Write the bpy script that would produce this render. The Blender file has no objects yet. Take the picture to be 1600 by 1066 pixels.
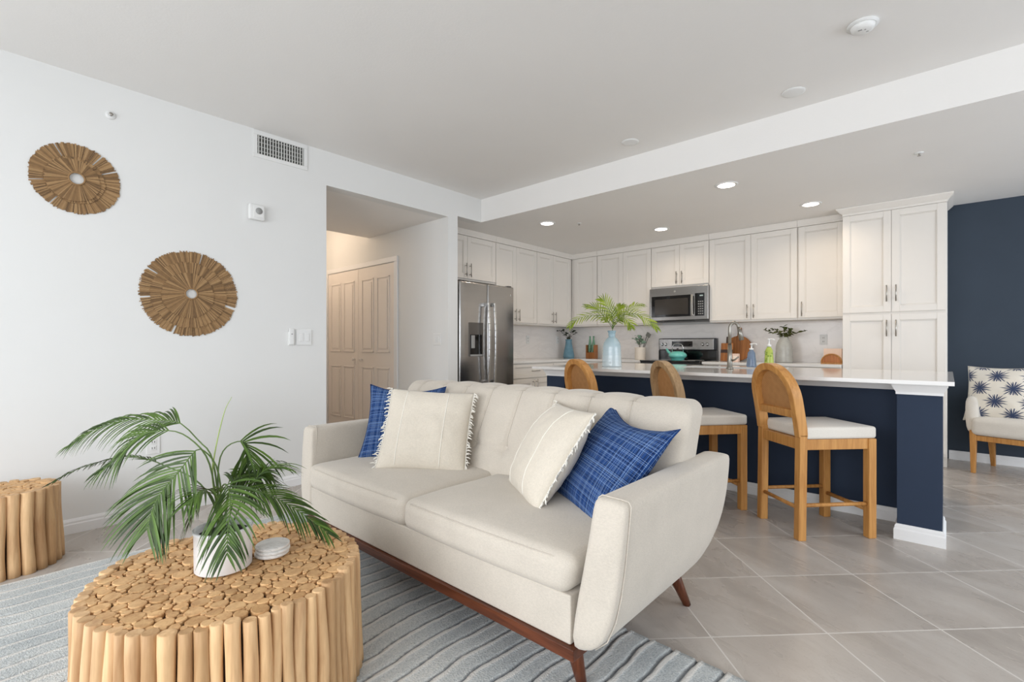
import bpy, bmesh, math, random
from mathutils import Vector, Matrix, noise
random.seed(7)
C = bpy.context.scene.collection
SC = bpy.context.scene
R = math.radians
PI = math.pi

# ------------------------------------------------------------------ camera, world, exposure
cd = bpy.data.cameras.new('camera'); cam = bpy.data.objects.new('camera', cd); C.objects.link(cam)
cam.location = (3.831, 0.0, 1.105); cam.rotation_euler = (R(90), 0, R(42))
cd.sensor_width = 36; cd.lens = 756 / 1600 * 36; cd.shift_y = 7 / 1600; cd.clip_start = 0.05
SC.camera = cam
SC.view_settings.view_transform = 'Standard'; SC.view_settings.look = 'None'
SC.view_settings.gamma = 1; SC.view_settings.exposure = 0.0
SC.cycles.use_denoising = True
SC.cycles.max_bounces = 8; SC.cycles.diffuse_bounces = 5; SC.cycles.sample_clamp_indirect = 6
w = bpy.data.worlds.new('sky'); SC.world = w; w.use_nodes = True
w.node_tree.nodes['Background'].inputs[0].default_value = (.62, .78, 1, 1)
w.node_tree.nodes['Background'].inputs[1].default_value = 1.0

def area(name, loc, rot, sx, sy, power, col, spread=180):
    l = bpy.data.lights.new(name, 'AREA'); l.shape = 'RECTANGLE'; l.size = sx; l.size_y = sy
    l.energy = power; l.color = col; l.spread = R(spread)
    o = bpy.data.objects.new(name, l); C.objects.link(o); o.location = loc; o.rotation_euler = rot
    return o
# daylight through the sliding doors behind the camera and the dining window on the right
area('daylight_sliding_door', (3.2, -3.15, 1.45), (R(62), 0, 0), 5.2, 2.3, 232, (.97, .985, 1))
area('daylight_dining_window', (7.2, 3.9, 1.5), (0, R(64), 0), 1.9, 4.0, 108, (.92, .96, 1))

# ------------------------------------------------------------------ node materials
def newmat(name):
    m = bpy.data.materials.new(name); m.use_nodes = True
    return m, m.node_tree, m.node_tree.nodes['Principled BSDF']
def lin(c):
    f = lambda v: v / 12.92 if v <= .04045 else ((v + .055) / 1.055) ** 2.4
    return tuple(f(v / 255) for v in c[:3]) + (1,)
class G:
    """tiny node-graph helper"""
    def __init__(s, nt): s.nt = nt
    def n(s, t, **kw):
        x = s.nt.nodes.new(t)
        for k, v in kw.items(): setattr(x, k, v)
        return x
    def put(s, sock, v):
        if hasattr(v, 'node'): s.nt.links.new(v, sock)
        else: sock.default_value = v
    def m(s, op, a, b=0.0, c=None):
        x = s.n('ShaderNodeMath', operation=op); s.put(x.inputs[0], a); s.put(x.inputs[1], b)
        if c is not None: s.put(x.inputs[2], c)
        return x.outputs[0]
    def mix(s, f, a, b, mode='MIX'):
        x = s.n('ShaderNodeMix', data_type='RGBA', blend_type=mode)
        s.put(x.inputs[0], f); s.put(x.inputs[6], a); s.put(x.inputs[7], b)
        return x.outputs[2]
    def ramp(s, f, stops):
        x = s.n('ShaderNodeValToRGB'); e = x.color_ramp.elements
        while len(e) < len(stops): e.new(.5)
        for q, (p, c) in zip(e, stops): q.position = p; q.color = c if len(c) == 4 else (*c, 1)
        s.put(x.inputs[0], f); return x.outputs[0]
    def noise(s, vec, scale, detail=2, rough=.5, dist=0, dim='3D'):
        x = s.n('ShaderNodeTexNoise', noise_dimensions=dim)
        if dim == '1D': s.put(x.inputs['W'], vec)
        elif vec is not None: s.put(x.inputs['Vector'], vec)
        x.inputs['Scale'].default_value = scale; x.inputs['Detail'].default_value = detail
        x.inputs['Roughness'].default_value = rough; x.inputs['Distortion'].default_value = dist
        return x.outputs[0]
    def obj(s): return s.n('ShaderNodeTexCoord').outputs['Object']
    def uv(s): return s.n('ShaderNodeTexCoord').outputs['UV']
    def mapv(s, vec, scale=(1, 1, 1), rot=(0, 0, 0), loc=(0, 0, 0)):
        x = s.n('ShaderNodeMapping'); s.put(x.inputs[0], vec)
        x.inputs[1].default_value = loc; x.inputs[2].default_value = rot; x.inputs[3].default_value = scale
        return x.outputs[0]
    def xyz(s, vec):
        x = s.n('ShaderNodeSeparateXYZ'); s.put(x.inputs[0], vec); return x.outputs
    def bump(s, p, h, strength=.3, dist=.01):
        x = s.n('ShaderNodeBump'); x.inputs['Strength'].default_value = strength; x.inputs['Distance'].default_value = dist
        s.put(x.inputs['Height'], h); s.nt.links.new(x.outputs[0], p.inputs['Normal'])
def plain(name, rgb, rough=.5, metal=0, var=.04, nscale=6, bump=0, bscale=200, spec=None, coat=0):
    m, nt, p = newmat(name); g = G(nt); c = lin(rgb)
    nz = g.noise(g.obj(), nscale, 3)
    d = tuple(max(0, v * (1 - var * 2)) for v in c[:3]) + (1,)
    l = tuple(min(1, v * (1 + var)) for v in c[:3]) + (1,)
    nt.links.new(g.ramp(nz, [(.3, d), (.7, l)]), p.inputs['Base Color'])
    p.inputs['Roughness'].default_value = rough; p.inputs['Metallic'].default_value = metal
    if spec is not None: p.inputs['Specular IOR Level'].default_value = spec
    if coat: p.inputs['Coat Weight'].default_value = coat; p.inputs['Coat Roughness'].default_value = .08
    if bump: g.bump(p, g.noise(g.obj(), bscale, 3), bump, .004)
    return m
def fabric(name, rgb, var=.07, scale=420, bump=.35, rough=.92, sheen=.25):
    m, nt, p = newmat(name); g = G(nt); c = lin(rgb); o = g.obj()
    a = g.noise(g.mapv(o, (1, .25, 1)), scale, 2); b = g.noise(g.mapv(o, (.25, 1, .6)), scale, 2); k = g.noise(o, 7, 3)
    h = g.m('ADD', g.m('MULTIPLY', a, .5), g.m('MULTIPLY', b, .5))
    t = g.m('ADD', g.m('MULTIPLY', h, .7), g.m('MULTIPLY', k, .3))
    d = tuple(v * (1 - var * 2.6) for v in c[:3]) + (1,); l = tuple(min(1, v * (1 + var)) for v in c[:3]) + (1,)
    nt.links.new(g.ramp(t, [(.32, d), (.66, l)]), p.inputs['Base Color'])
    p.inputs['Roughness'].default_value = rough; p.inputs['Sheen Weight'].default_value = sheen
    p.inputs['Specular IOR Level'].default_value = .2
    g.bump(p, h, bump, .002)
    return m
def wood(name, rgb, dark, axis=2, rough=.45, island=False, ring=14, stretch=.06):
    m, nt, p = newmat(name); g = G(nt); o = g.obj()
    sc = [1, 1, 1]; sc[axis] = stretch
    n1 = g.noise(g.mapv(o, tuple(sc)), ring * 3, 4, .6, .6); n2 = g.noise(g.mapv(o, tuple(sc)), ring * 14, 2)
    t = g.m('ADD', g.m('MULTIPLY', n1, .75), g.m('MULTIPLY', n2, .25))
    col = g.ramp(t, [(.3, lin(dark)), (.62, lin(rgb))])
    if island:
        geo = g.n('ShaderNodeNewGeometry'); r = geo.outputs['Random Per Island']
        oi = g.n('ShaderNodeObjectInfo').outputs['Random']
        f = g.m('FRACT', g.m('ADD', r, oi))
        col = g.mix(.9, col, g.ramp(f, [(0, (.72, .66, .58)), (.5, (1, 1, 1)), (1, (1.12, 1.1, 1.05))]), 'MULTIPLY')
    nt.links.new(col, p.inputs['Base Color']); p.inputs['Roughness'].default_value = rough
    p.inputs['Specular IOR Level'].default_value = .35
    g.bump(p, n2, .15, .002)
    return m
def glassy(name, rgb, rough=.05, alpha=.5):
    m, nt, p = newmat(name); g = G(nt)
    nz = g.noise(g.obj(), 20, 2); c = lin(rgb)
    nt.links.new(g.ramp(nz, [(.3, tuple(v * .85 for v in c[:3]) + (1,)), (.7, c)]), p.inputs['Base Color'])
    p.inputs['Transmission Weight'].default_value = alpha; p.inputs['Roughness'].default_value = rough
    p.inputs['IOR'].default_value = 1.3
    return m
def emit(name, rgb, s):
    m, nt, p = newmat(name); g = G(nt)
    p.inputs['Emission Color'].default_value = (*rgb, 1); p.inputs['Emission Strength'].default_value = s
    return m

M = {}
M['paint'] = plain('wall_paint', (228, 228, 226), .85, var=.006, nscale=2, bump=.06, bscale=240, spec=.2)
M['ceil'] = plain('ceiling_paint', (238, 236, 233), .9, var=.006, nscale=2, bump=.15, bscale=90, spec=.1)
M['trim'] = plain('trim_paint', (236, 236, 236), .45, var=.006)
M['cab'] = plain('cabinet_paint', (229, 224, 217), .42, var=.006)
M['navy'] = plain('navy_paint', (41, 54, 75), .7, var=.03, nscale=3, bump=.05, spec=.3)
M['navywall'] = plain('navy_wall_paint', (56, 66, 78), .7, var=.03, nscale=3, bump=.05, spec=.3)
M['nickel'] = plain('brushed_nickel', (176, 172, 166), .32, 1)
M['brushed'] = plain('satin_nickel', (150, 146, 138), .34, 1)
M['chrome'] = plain('polished_chrome', (214, 214, 214), .16, 1)
M['black'] = plain('black_plastic', (22, 22, 24), .35)
M['blackglass'] = plain('black_glass', (12, 12, 14), .06, spec=.6)
M['darkgap'] = plain('dark_recess', (30, 29, 28), .9)
M['white_plastic'] = plain('white_plastic', (230, 230, 228), .4, var=.006)
M['grey_plastic'] = plain('grey_plastic', (158, 158, 156), .5)
M['doorpaint'] = plain('door_paint', (238, 230, 222), .5, var=.006)
M['sofa'] = fabric('cream_linen', (204, 195, 182), .06, 420)
M['cream'] = fabric('cream_cotton', (216, 207, 192), .05, 300, .5)
M['fringe'] = fabric('cotton_fringe', (238, 234, 224), .04, 500, .3)
M['seatfab'] = fabric('ivory_upholstery', (222, 216, 206), .04, 420, .25)
M['walnut'] = wood('walnut', (112, 62, 38), (58, 28, 17), 2, .3)
M['walnut_x'] = wood('walnut_rail', (104, 56, 34), (56, 27, 16), 0, .3)
M['oak'] = wood('honey_oak', (204, 150, 86), (166, 110, 55), 2, .42)
M['oaksheen'] = wood('oak_window_sheen', (178, 147, 108), (136, 106, 74), 2, .5)  # honey oak with the grey sheen of window light put into its colour
M['log'] = wood('teak_log', (220, 184, 140), (180, 138, 97), 2, .6, True, 10, .08)
M['slice'] = wood('teak_slice', (220, 180, 130), (188, 142, 96), 2, .6, True, 12, 1)
M['bark'] = plain('dark_gap_wood', (74, 50, 32), .9)
M['acacia'] = wood('acacia', (172, 112, 62), (104, 60, 30), 2, .4, False, 9, .05)
M['soil'] = plain('potting_soil', (34, 28, 24), .95, var=.2, nscale=60)
M['ceramic'] = plain('white_ceramic', (238, 238, 238), .3, var=.006)
M['terra'] = plain('cream_stoneware', (236, 226, 212), .5)
M['teal'] = plain('teal_enamel', (116, 206, 194), .15, coat=.6)
M['rug'] = None

def palm(name, a, b):
    m, nt, p = newmat(name); g = G(nt)
    geo = g.n('ShaderNodeNewGeometry').outputs['Random Per Island']
    nz = g.noise(g.obj(), 40, 2)
    t = g.m('ADD', g.m('MULTIPLY', geo, .6), g.m('MULTIPLY', nz, .4))
    nt.links.new(g.ramp(t, [(.2, lin(a)), (.8, lin(b))]), p.inputs['Base Color'])
    p.inputs['Roughness'].default_value = .5
    p.inputs['Specular IOR Level'].default_value = .3
    return m
M['palm'] = palm('palm_leaf', (34, 52, 18), (82, 110, 40))
M['palm2'] = palm('cut_palm_leaf', (84, 110, 16), (156, 172, 50))
M['stem'] = plain('green_stem', (86, 112, 50), .5, var=.15)
M['eucal'] = palm('olive_leaf', (62, 70, 34), (112, 118, 62))
M['dark_leaf'] = palm('dark_leaf', (38, 48, 40), (74, 86, 66))
M['pale_leaf'] = palm('pale_leaf', (120, 150, 128), (176, 200, 178))

def stainless(name, rgb, axis):
    m, nt, p = newmat(name); g = G(nt)
    sc = [1, 1, 1]; sc[axis] = .01
    nz = g.noise(g.mapv(g.obj(), tuple(sc)), 160, 2); c = lin(rgb)
    nt.links.new(g.ramp(nz, [(.3, tuple(v * .94 for v in c[:3]) + (1,)), (.7, c)]), p.inputs['Base Color'])
    p.inputs['Metallic'].default_value = 1
    nt.links.new(g.m('ADD', g.m('MULTIPLY', nz, .04), .2), p.inputs['Roughness'])
    return m
M['steel'] = stainless('stainless_steel', (172, 170, 168), 0)

# floor: 18 inch porcelain tile laid on the diagonal
def floor_mat():
    m, nt, p = newmat('porcelain_tile'); g = G(nt)
    o = g.obj(); x, y, _ = g.xyz(o)
    s = 1 / math.sqrt(2); T = .4575
    u = g.m('DIVIDE', g.m('SUBTRACT', g.m('MULTIPLY', g.m('ADD', x, y), s), 4.015 - 20 * T), T)
    v = g.m('DIVIDE', g.m('SUBTRACT', g.m('MULTIPLY', g.m('SUBTRACT', y, x), s), -.461 - 20 * T), T)
    def edge(t): return g.m('SUBTRACT', .5, g.m('ABSOLUTE', g.m('SUBTRACT', g.m('FRACT', t), .5)))
    e = g.m('MINIMUM', edge(u), edge(v))
    grout = g.m('LESS_THAN', e, .0062)
    cid = g.n('ShaderNodeCombineXYZ'); g.put(cid.inputs[0], g.m('FLOOR', u)); g.put(cid.inputs[1], g.m('FLOOR', v))
    wn = g.n('ShaderNodeTexWhiteNoise', noise_dimensions='3D'); g.put(wn.inputs[0], cid.outputs[0])
    off = g.n('ShaderNodeVectorMath', operation='MULTIPLY_ADD')
    g.put(off.inputs[0], wn.outputs['Color']); off.inputs[1].default_value = (9, 9, 9); g.put(off.inputs[2], g.mapv(o, (1, 1, 1), (0, 0, R(25))))
    vv = g.mapv(off.outputs[0], (1, 2.6, 1), (0, 0, R(20)))
    n1 = g.noise(vv, 1.6, 5, .55, .7); n2 = g.noise(vv, 5, 5, .65, 1.6)
    vein = g.m('ABSOLUTE', g.m('SUBTRACT', n2, .5))
    t = g.m('ADD', g.m('ADD', g.m('MULTIPLY', n1, .8), g.m('MULTIPLY', wn.outputs['Value'], .07)), g.m('MULTIPLY', n2, .15))
    col = g.ramp(t, [(.28, lin((163, 155, 147))), (.5, lin((182, 174, 166))), (.72, lin((196, 190, 183)))])
    col = g.mix(g.m('MULTIPLY', g.m('LESS_THAN', vein, .008), .16), col, lin((128, 118, 108)))
    col = g.mix(grout, col, lin((214, 209, 203)))
    nt.links.new(col, p.inputs['Base Color'])
    nt.links.new(g.m('ADD', g.m('ADD', g.m('MULTIPLY', n1, .16), .2), g.m('MULTIPLY', grout, .4)), p.inputs['Roughness'])
    p.inputs['Specular IOR Level'].default_value = .45
    g.bump(p, g.m('SUBTRACT', g.m('MULTIPLY', n2, .12), grout), .12, .003)
    return m
M['floor'] = floor_mat()

def quartz(name, base, vein, rough, vs=1.6, amt=.5):
    m, nt, p = newmat(name); g = G(nt); o = g.obj()
    n = g.noise(g.mapv(o, (1, 1, 2.2), (R(20), R(12), R(30))), vs, 6, .6, 1.2)
    v = g.m('ABSOLUTE', g.m('SUBTRACT', n, .5))
    f = g.ramp(v, [(0, (1, 1, 1)), (.05, (0, 0, 0))])
    k = g.noise(o, 3, 4)
    f = g.m('MULTIPLY', g.m('MULTIPLY', f, k), amt)
    nt.links.new(g.mix(f, lin(base), lin(vein)), p.inputs['Base Color'])
    p.inputs['Roughness'].default_value = rough
    return m
M['quartz'] = quartz('white_quartz', (226, 224, 221), (200, 198, 196), .08)
M['splash'] = quartz('marble_backsplash', (244, 239, 235), (218, 212, 208), .22, 1.3, .5)
M['marble'] = quartz('coaster_marble', (236, 234, 230), (180, 176, 170), .35, 14, .9)

def plaid(name, base, light, dark, freq):
    m, nt, p = newmat(name); g = G(nt)
    u, v, _ = g.xyz(g.uv())
    def lines(t, seed):
        a = g.noise(g.m('ADD', t, seed), freq, 0, dim='1D'); b = g.noise(g.m('ADD', t, seed + 7), freq * 2.6, 0, dim='1D')
        c = g.noise(g.m('ADD', t, seed + 3), freq * .35, 0, dim='1D')
        return (g.m('MULTIPLY', g.ramp(b, [(.57, (0, 0, 0)), (.6, (1, 1, 1))]), g.ramp(c, [(.4, (.12,) * 3), (.55, (1,) * 3)])),
                g.ramp(a, [(.36, (1, 1, 1)), (.44, (0, 0, 0))]))
    lu, du = lines(u, 1.0); lv, dv = lines(v, 20.0)
    wv = g.noise(g.uv(), 260, 1)
    col = g.mix(g.m('MULTIPLY', g.m('MAXIMUM', du, dv), .8), lin(base), lin(dark))
    L = g.m('MULTIPLY', g.m('MINIMUM', g.m('ADD', g.m('MULTIPLY', lu, .6), g.m('MULTIPLY', lv, .6)), 1), g.m('ADD', .25, wv))
    col = g.mix(L, col, lin(light))
    nt.links.new(col, p.inputs['Base Color']); p.inputs['Roughness'].default_value = .95; p.inputs['Specular IOR Level'].default_value = .15
    g.bump(p, wv, .3, .002)
    return m
M['plaid'] = plaid('blue_plaid', (26, 58, 112), (150, 180, 222), (12, 26, 64), 70)

def burst_mat():
    m, nt, p = newmat('starburst_print'); g = G(nt)
    u, v, _ = g.xyz(g.uv())
    Y = g.m('MULTIPLY', v, 4.3); row = g.m('FLOOR', Y)
    X = g.m('ADD', g.m('MULTIPLY', u, 2.3), g.m('MULTIPLY', g.m('MODULO', row, 2.0), .5))
    fx = g.m('SUBTRACT', g.m('FRACT', X), .5); fy = g.m('SUBTRACT', g.m('FRACT', Y), .45)
    fy = g.m('MULTIPLY', fy, .53)
    r = g.m('SQRT', g.m('ADD', g.m('MULTIPLY', fx, fx), g.m('MULTIPLY', fy, fy)))
    a = g.m('ARCTAN2', fy, fx)
    sp = g.m('MULTIPLY', g.m('ADD', g.m('SINE', g.m('MULTIPLY', a, 15)), g.m('SINE', g.m('ADD', g.m('MULTIPLY', a, 23), 1))), .075)
    f = g.m('SUBTRACT', g.m('ADD', .25, sp), r)
    k = g.ramp(g.m('ADD', g.m('MULTIPLY', f, 6), .35), [(.2, (0, 0, 0)), (.8, (1, 1, 1))])
    nt.links.new(g.mix(k, lin((232, 226, 214)), lin((52, 66, 98))), p.inputs['Base Color'])
    p.inputs['Roughness'].default_value = .9
    g.bump(p, g.noise(g.obj(), 300, 2), .2, .002)
    return m
M['burst'] = burst_mat()

def rug_mat():
    m, nt, p = newmat('ridged_wool'); g = G(nt)
    at = g.n('ShaderNodeAttribute', attribute_name='tuft').outputs['Fac']
    o = g.obj(); a = g.noise(o, 170, 2, .7); b = g.noise(g.mapv(o, (1, .35, 1)), 5, 4)
    t = g.m('ADD', g.m('MULTIPLY', a, .55), g.m('MULTIPLY', b, .45))
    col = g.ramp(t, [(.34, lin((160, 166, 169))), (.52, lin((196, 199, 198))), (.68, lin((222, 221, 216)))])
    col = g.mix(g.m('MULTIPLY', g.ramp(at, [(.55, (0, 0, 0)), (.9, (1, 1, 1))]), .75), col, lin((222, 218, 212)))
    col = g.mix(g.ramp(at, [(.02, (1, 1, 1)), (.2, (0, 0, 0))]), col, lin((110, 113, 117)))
    nt.links.new(col, p.inputs['Base Color']); p.inputs['Roughness'].default_value = .97; p.inputs['Specular IOR Level'].default_value = .1
    g.bump(p, a, .8, .006)
    return m
M['rug'] = rug_mat()

def reed_mat():
    m, nt, p = newmat('dried_reed'); g = G(nt)
    r = g.n('ShaderNodeNewGeometry').outputs['Random Per Island']
    n = g.noise(g.obj(), 60, 3)
    nt.links.new(g.ramp(g.m('ADD', g.m('MULTIPLY', r, .75), g.m('MULTIPLY', n, .25)), [(.1, lin((98, 74, 48))), (.5, lin((143, 110, 72))), (.9, lin((174, 140, 98)))]), p.inputs['Base Color'])
    p.inputs['Roughness'].default_value = .75
    return m
M['reed'] = reed_mat()

def cane_mat():
    m, nt, p = newmat('woven_cane'); g = G(nt)
    o = g.obj(); x, y, z = g.xyz(o)
    wv = g.m('MULTIPLY', g.m('SINE', g.m('MULTIPLY', x, 700)), g.m('SINE', g.m('MULTIPLY', z, 700)))
    n = g.noise(o, 30, 3)
    t = g.m('ADD', g.m('MULTIPLY', wv, .3), g.m('ADD', g.m('MULTIPLY', n, .35), .33))
    nt.links.new(g.ramp(t, [(.3, lin((148, 100, 56))), (.7, lin((196, 146, 92)))]), p.inputs['Base Color'])
    p.inputs['Roughness'].default_value = .6; g.bump(p, wv, .4, .002)
    return m
M['cane'] = cane_mat()
M['bluevase'] = None
def glaze_mat():
    m, nt, p = newmat('blue_glaze'); g = G(nt)
    o = g.obj(); x, y, z = g.xyz(o)
    n = g.noise(g.mapv(o, (1, 1, 5)), 9, 4)
    t = g.m('ADD', g.m('MULTIPLY', z, 2.2), g.m('MULTIPLY', n, .35))
    nt.links.new(g.ramp(t, [(.2, lin((200, 212, 216))), (.75, lin((160, 184, 194))), (.95, lin((122, 152, 165)))]), p.inputs['Base Color'])
    p.inputs['Roughness'].default_value = .12
    return m
M['bluevase'] = glaze_mat()
M['bluglass'] = glassy('blue_glass', (150, 196, 216), .06, .45)
M['grnglass'] = glassy('green_glass', (150, 200, 170), .05, .7)
M['clrglass'] = glassy('ribbed_grey_glass', (232, 232, 226), .12, .5)
M['soapblue'] = glassy('blue_soap', (156, 176, 204), .08, .5)
M['soapgreen'] = glassy('green_soap', (214, 230, 120), .08, .4)

# ------------------------------------------------------------------ mesh builder
class MB:
    def __init__(s): s.v = []; s.f = []; s.uv = None; s.sm = []
    def add(s, vs, fs, smooth=False):
        o = len(s.v); s.v += [tuple(v) for v in vs]
        for f in fs: s.f.append([o + i for i in f]); s.sm.append(smooth)
        return s
    def box(s, x0, x1, y0, y1, z0, z1, mat=None):
        vs = [(x, y, z) for z in (z0, z1) for y in (y0, y1) for x in (x0, x1)]
        if mat: vs = [mat @ Vector(v) for v in vs]
        return s.add(vs, [(0, 2, 3, 1), (4, 5, 7, 6), (0, 1, 5, 4), (2, 6, 7, 3), (0, 4, 6, 2), (1, 3, 7, 5)])
    def bar(s, p0, p1, w, h, up=(0, 0, 1), w1=None, h1=None):
        p0, p1 = Vector(p0), Vector(p1); d = (p1 - p0).normalized(); up = Vector(up)
        x = d.cross(up)
        if x.length < 1e-4: x = d.cross(Vector((0, 1, 0)))
        x.normalize(); y = x.cross(d)
        vs = []
        for p, ww, hh in ((p0, w, h), (p1, w1 or w, h1 or h)):
            for a, b in ((-1, -1), (1, -1), (1, 1), (-1, 1)): vs.append(p + x * a * ww / 2 + y * b * hh / 2)
        return s.add(vs, [(3, 2, 1, 0), (4, 5, 6, 7), (0, 1, 5, 4), (1, 2, 6, 5), (2, 3, 7, 6), (3, 0, 4, 7)])
    def tube(s, pts, r, n=8, caps=True):
        pts = [Vector(p) for p in pts]; rs = r if isinstance(r, (list, tuple)) else [r] * len(pts)
        vs = []; ref = None
        for i, p in enumerate(pts):
            d = (pts[min(i + 1, len(pts) - 1)] - pts[max(i - 1, 0)]).normalized()
            if ref is None:
                ref = Vector((0, 0, 1)) if abs(d.z) < .9 else Vector((1, 0, 0))
            x = d.cross(ref)
            if x.length < 1e-5: x = d.cross(Vector((0, 1, 0.01)))
            x.normalize(); y = x.cross(d).normalized(); ref = y if abs(y.dot(d)) < .5 else ref
            for k in range(n):
                a = 2 * PI * k / n; vs.append(p + (x * math.cos(a) + y * math.sin(a)) * rs[i])
        fs = []
        for i in range(len(pts) - 1):
            for k in range(n):
                a, b = i * n + k, i * n + (k + 1) % n
                fs.append((a, a + n, b + n, b))
        s.add(vs, fs, True)
        if caps:
            o = len(s.v) - len(vs); L = len(pts) - 1
            s.f.append([o + k for k in range(n)]); s.sm.append(False)
            s.f.append([o + L * n + k for k in reversed(range(n))]); s.sm.append(False)
        return s
    def lathe(s, prof, n=32, c=(0, 0, 0), smooth=True, sx=1, sy=1):
        vs = []; fs = []
        for r, z in prof:
            for k in range(n):
                a = 2 * PI * k / n; vs.append((c[0] + r * sx * math.cos(a), c[1] + r * sy * math.sin(a), c[2] + z))
        for i in range(len(prof) - 1):
            for k in range(n):
                a, b = i * n + k, i * n + (k + 1) % n
                fs.append((a, b, b + n, a + n))
        s.add(vs, fs, smooth)
        o = len(s.v) - len(vs)
        if prof[0][0] > 1e-5: s.f.append([o + k for k in reversed(range(n))]); s.sm.append(False)
        if prof[-1][0] > 1e-5: s.f.append([o + (len(prof) - 1) * n + k for k in range(n)]); s.sm.append(False)
        return s
    def grid(s, fn, nu, nv, uv=False, smooth=True, flip=False):
        vs = [fn(i / nu, j / nv) for j in range(nv + 1) for i in range(nu + 1)]
        fs = []
        for j in range(nv):
            for i in range(nu):
                a = j * (nu + 1) + i
                q = (a, a + 1, a + nu + 2, a + nu + 1)
                fs.append(q[::-1] if flip else q)
        o = len(s.v)
        s.add(vs, fs, smooth)
        if uv:
            if s.uv is None: s.uv = {}
            for j in range(nv + 1):
                for i in range(nu + 1): s.uv[o + j * (nu + 1) + i] = (i / nu, j / nv)
        return s
    def build(s, name, mat, parent=None, bevel=0, seg=2, subd=0, weld=False, smooth=None):
        me = bpy.data.meshes.new(name); me.from_pydata(s.v, [], s.f); me.update()
        for p, q in zip(me.polygons, s.sm): p.use_smooth = q if smooth is None else smooth
        if s.uv:
            l = me.uv_layers.new(name='UVMap')
            for lp in me.loops: l.data[lp.index].uv = s.uv.get(lp.vertex_index, (0, 0))
        if weld:
            bm = bmesh.new(); bm.from_mesh(me); bmesh.ops.remove_doubles(bm, verts=bm.verts, dist=1e-5); bm.to_mesh(me); bm.free()
        if mat is not None: me.materials.append(mat if not isinstance(mat, str) else M[mat])
        o = bpy.data.objects.new(name, me); C.objects.link(o)
        if parent is not None: o.parent = parent
        if bevel:
            b = o.modifiers.new('bevel', 'BEVEL'); b.width = bevel; b.segments = seg; b.limit_method = 'ANGLE'; b.angle_limit = R(40)
            if seg > 1: 
                for p in me.polygons: p.use_smooth = True
                wn = o.modifiers.new('wn', 'WEIGHTED_NORMAL'); wn.keep_sharp = False
        if subd:
            b = o.modifiers.new('sub', 'SUBSURF'); b.levels = subd; b.render_levels = subd
        return o
def thing(name, label, cat, loc=(0, 0, 0), rz=0, group=None):
    o = bpy.data.objects.new(name, None); C.objects.link(o); o.empty_display_size = .1
    o.location = loc; o.rotation_euler = (0, 0, rz); return tag(o, label, cat, group)
def tag(o, label, cat, group=None):
    o['label'] = label; o['category'] = cat
    if group: o['group'] = group
    return o
def place(o, loc, rot=(0, 0, 0)): o.location = loc; o.rotation_euler = rot; return o
def struct(o): o['kind'] = 'structure'; return o
def rbox(hx, hy, hz, r, seg=4, m=8):
    """rounded box vertices and faces on a dense grid, centred at 0"""
    mb = MB(); H = (hx, hy, hz); r = min(r, hx, hy, hz)
    mm = m if isinstance(m, tuple) else (m, m, m)
    def ticks(h, m):
        e = [-h + r * k / seg for k in range(seg)]; inner = [-(h - r) + 2 * (h - r) * k / m for k in range(m + 1)]
        return e + inner + [-v for v in reversed(e)]
    for ax in range(3):
        a, b = [(1, 2), (2, 0), (0, 1)][ax]; ta, tb = ticks(H[a], mm[a]), ticks(H[b], mm[b])
        for sg in (-1, 1):
            vs = []
            for q in tb:
                for p in ta:
                    v = [0, 0, 0]; v[ax] = sg * H[ax]; v[a] = p; v[b] = q
                    c = [max(-(H[i] - r), min(H[i] - r, v[i])) for i in range(3)]
                    d = Vector([v[i] - c[i] for i in range(3)])
                    if d.length > 1e-9: d = d.normalized() * r
                    vs.append((c[0] + d.x, c[1] + d.y, c[2] + d.z))
            na = len(ta); fs = []
            for j in range(len(tb) - 1):
                for i in range(na - 1):
                    f = (j * na + i, j * na + i + 1, (j + 1) * na + i + 1, (j + 1) * na + i)
                    fs.append(f if sg > 0 else f[::-1])
            mb.add(vs, fs, True)
    return mb
def copy_thing(o):
    """copy of a thing with copies of its parts and sub-parts"""
    n = o.copy(); C.objects.link(n)
    for ch in list(o.children):
        c = ch.copy(); C.objects.link(c); c.parent = n
        for gch in list(ch.children):
            d = gch.copy(); C.objects.link(d); d.parent = c
    return n

# ------------------------------------------------------------------ the setting
CEIL, SOF = 2.718, 2.467
YB = 6.36
struct(MB().box(-3.1, 6.72, -2.52, 6.5, -.1, 0).build('floor', 'floor'))
struct(MB().box(-.12, 6.72, -2.52, 3.747, CEIL, CEIL + .1).build('ceiling', 'ceil'))
struct(MB().box(-.82, 6.72, 3.747, 6.5, SOF, CEIL + .1).box(-.82, -.12, 3.4, 3.747, SOF, CEIL + .1).build('ceiling_kitchen', 'ceil'))
HL, HR = 1.953, 3.268
wl = MB()
wl.box(-.12, 0, -2.52, HL, 0, CEIL); wl.box(-.12, 0, HL, HR, 2.435, CEIL)
wl.box(-.12, 0, HR, 3.4, 0, CEIL); wl.box(-.12, 0, 3.4, 3.747, SOF, CEIL)
struct(wl.build('wall_left', 'paint'))
# hall behind the opening
struct(MB().box(-2.95, -.12, HR, 3.4, 0, CEIL).build('wall_hall_right', 'paint'))
struct(MB().box(-2.95, -.12, HL - .12, HL, 0, CEIL).build('wall_hall_left', 'paint'))
struct(MB().box(-3.07, -2.95, HL - .12, 3.4, 0, CEIL).build('wall_hall_end', 'paint'))
struct(MB().box(-3.07, -1.5, HL - .12, 3.4, CEIL, CEIL + .1).build('ceiling_hall', 'ceil'))
struct(MB().box(-1.5, -.12, HL, HR, 2.435, CEIL + .1).build('ceiling_hall_soffit', 'ceil'))
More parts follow.
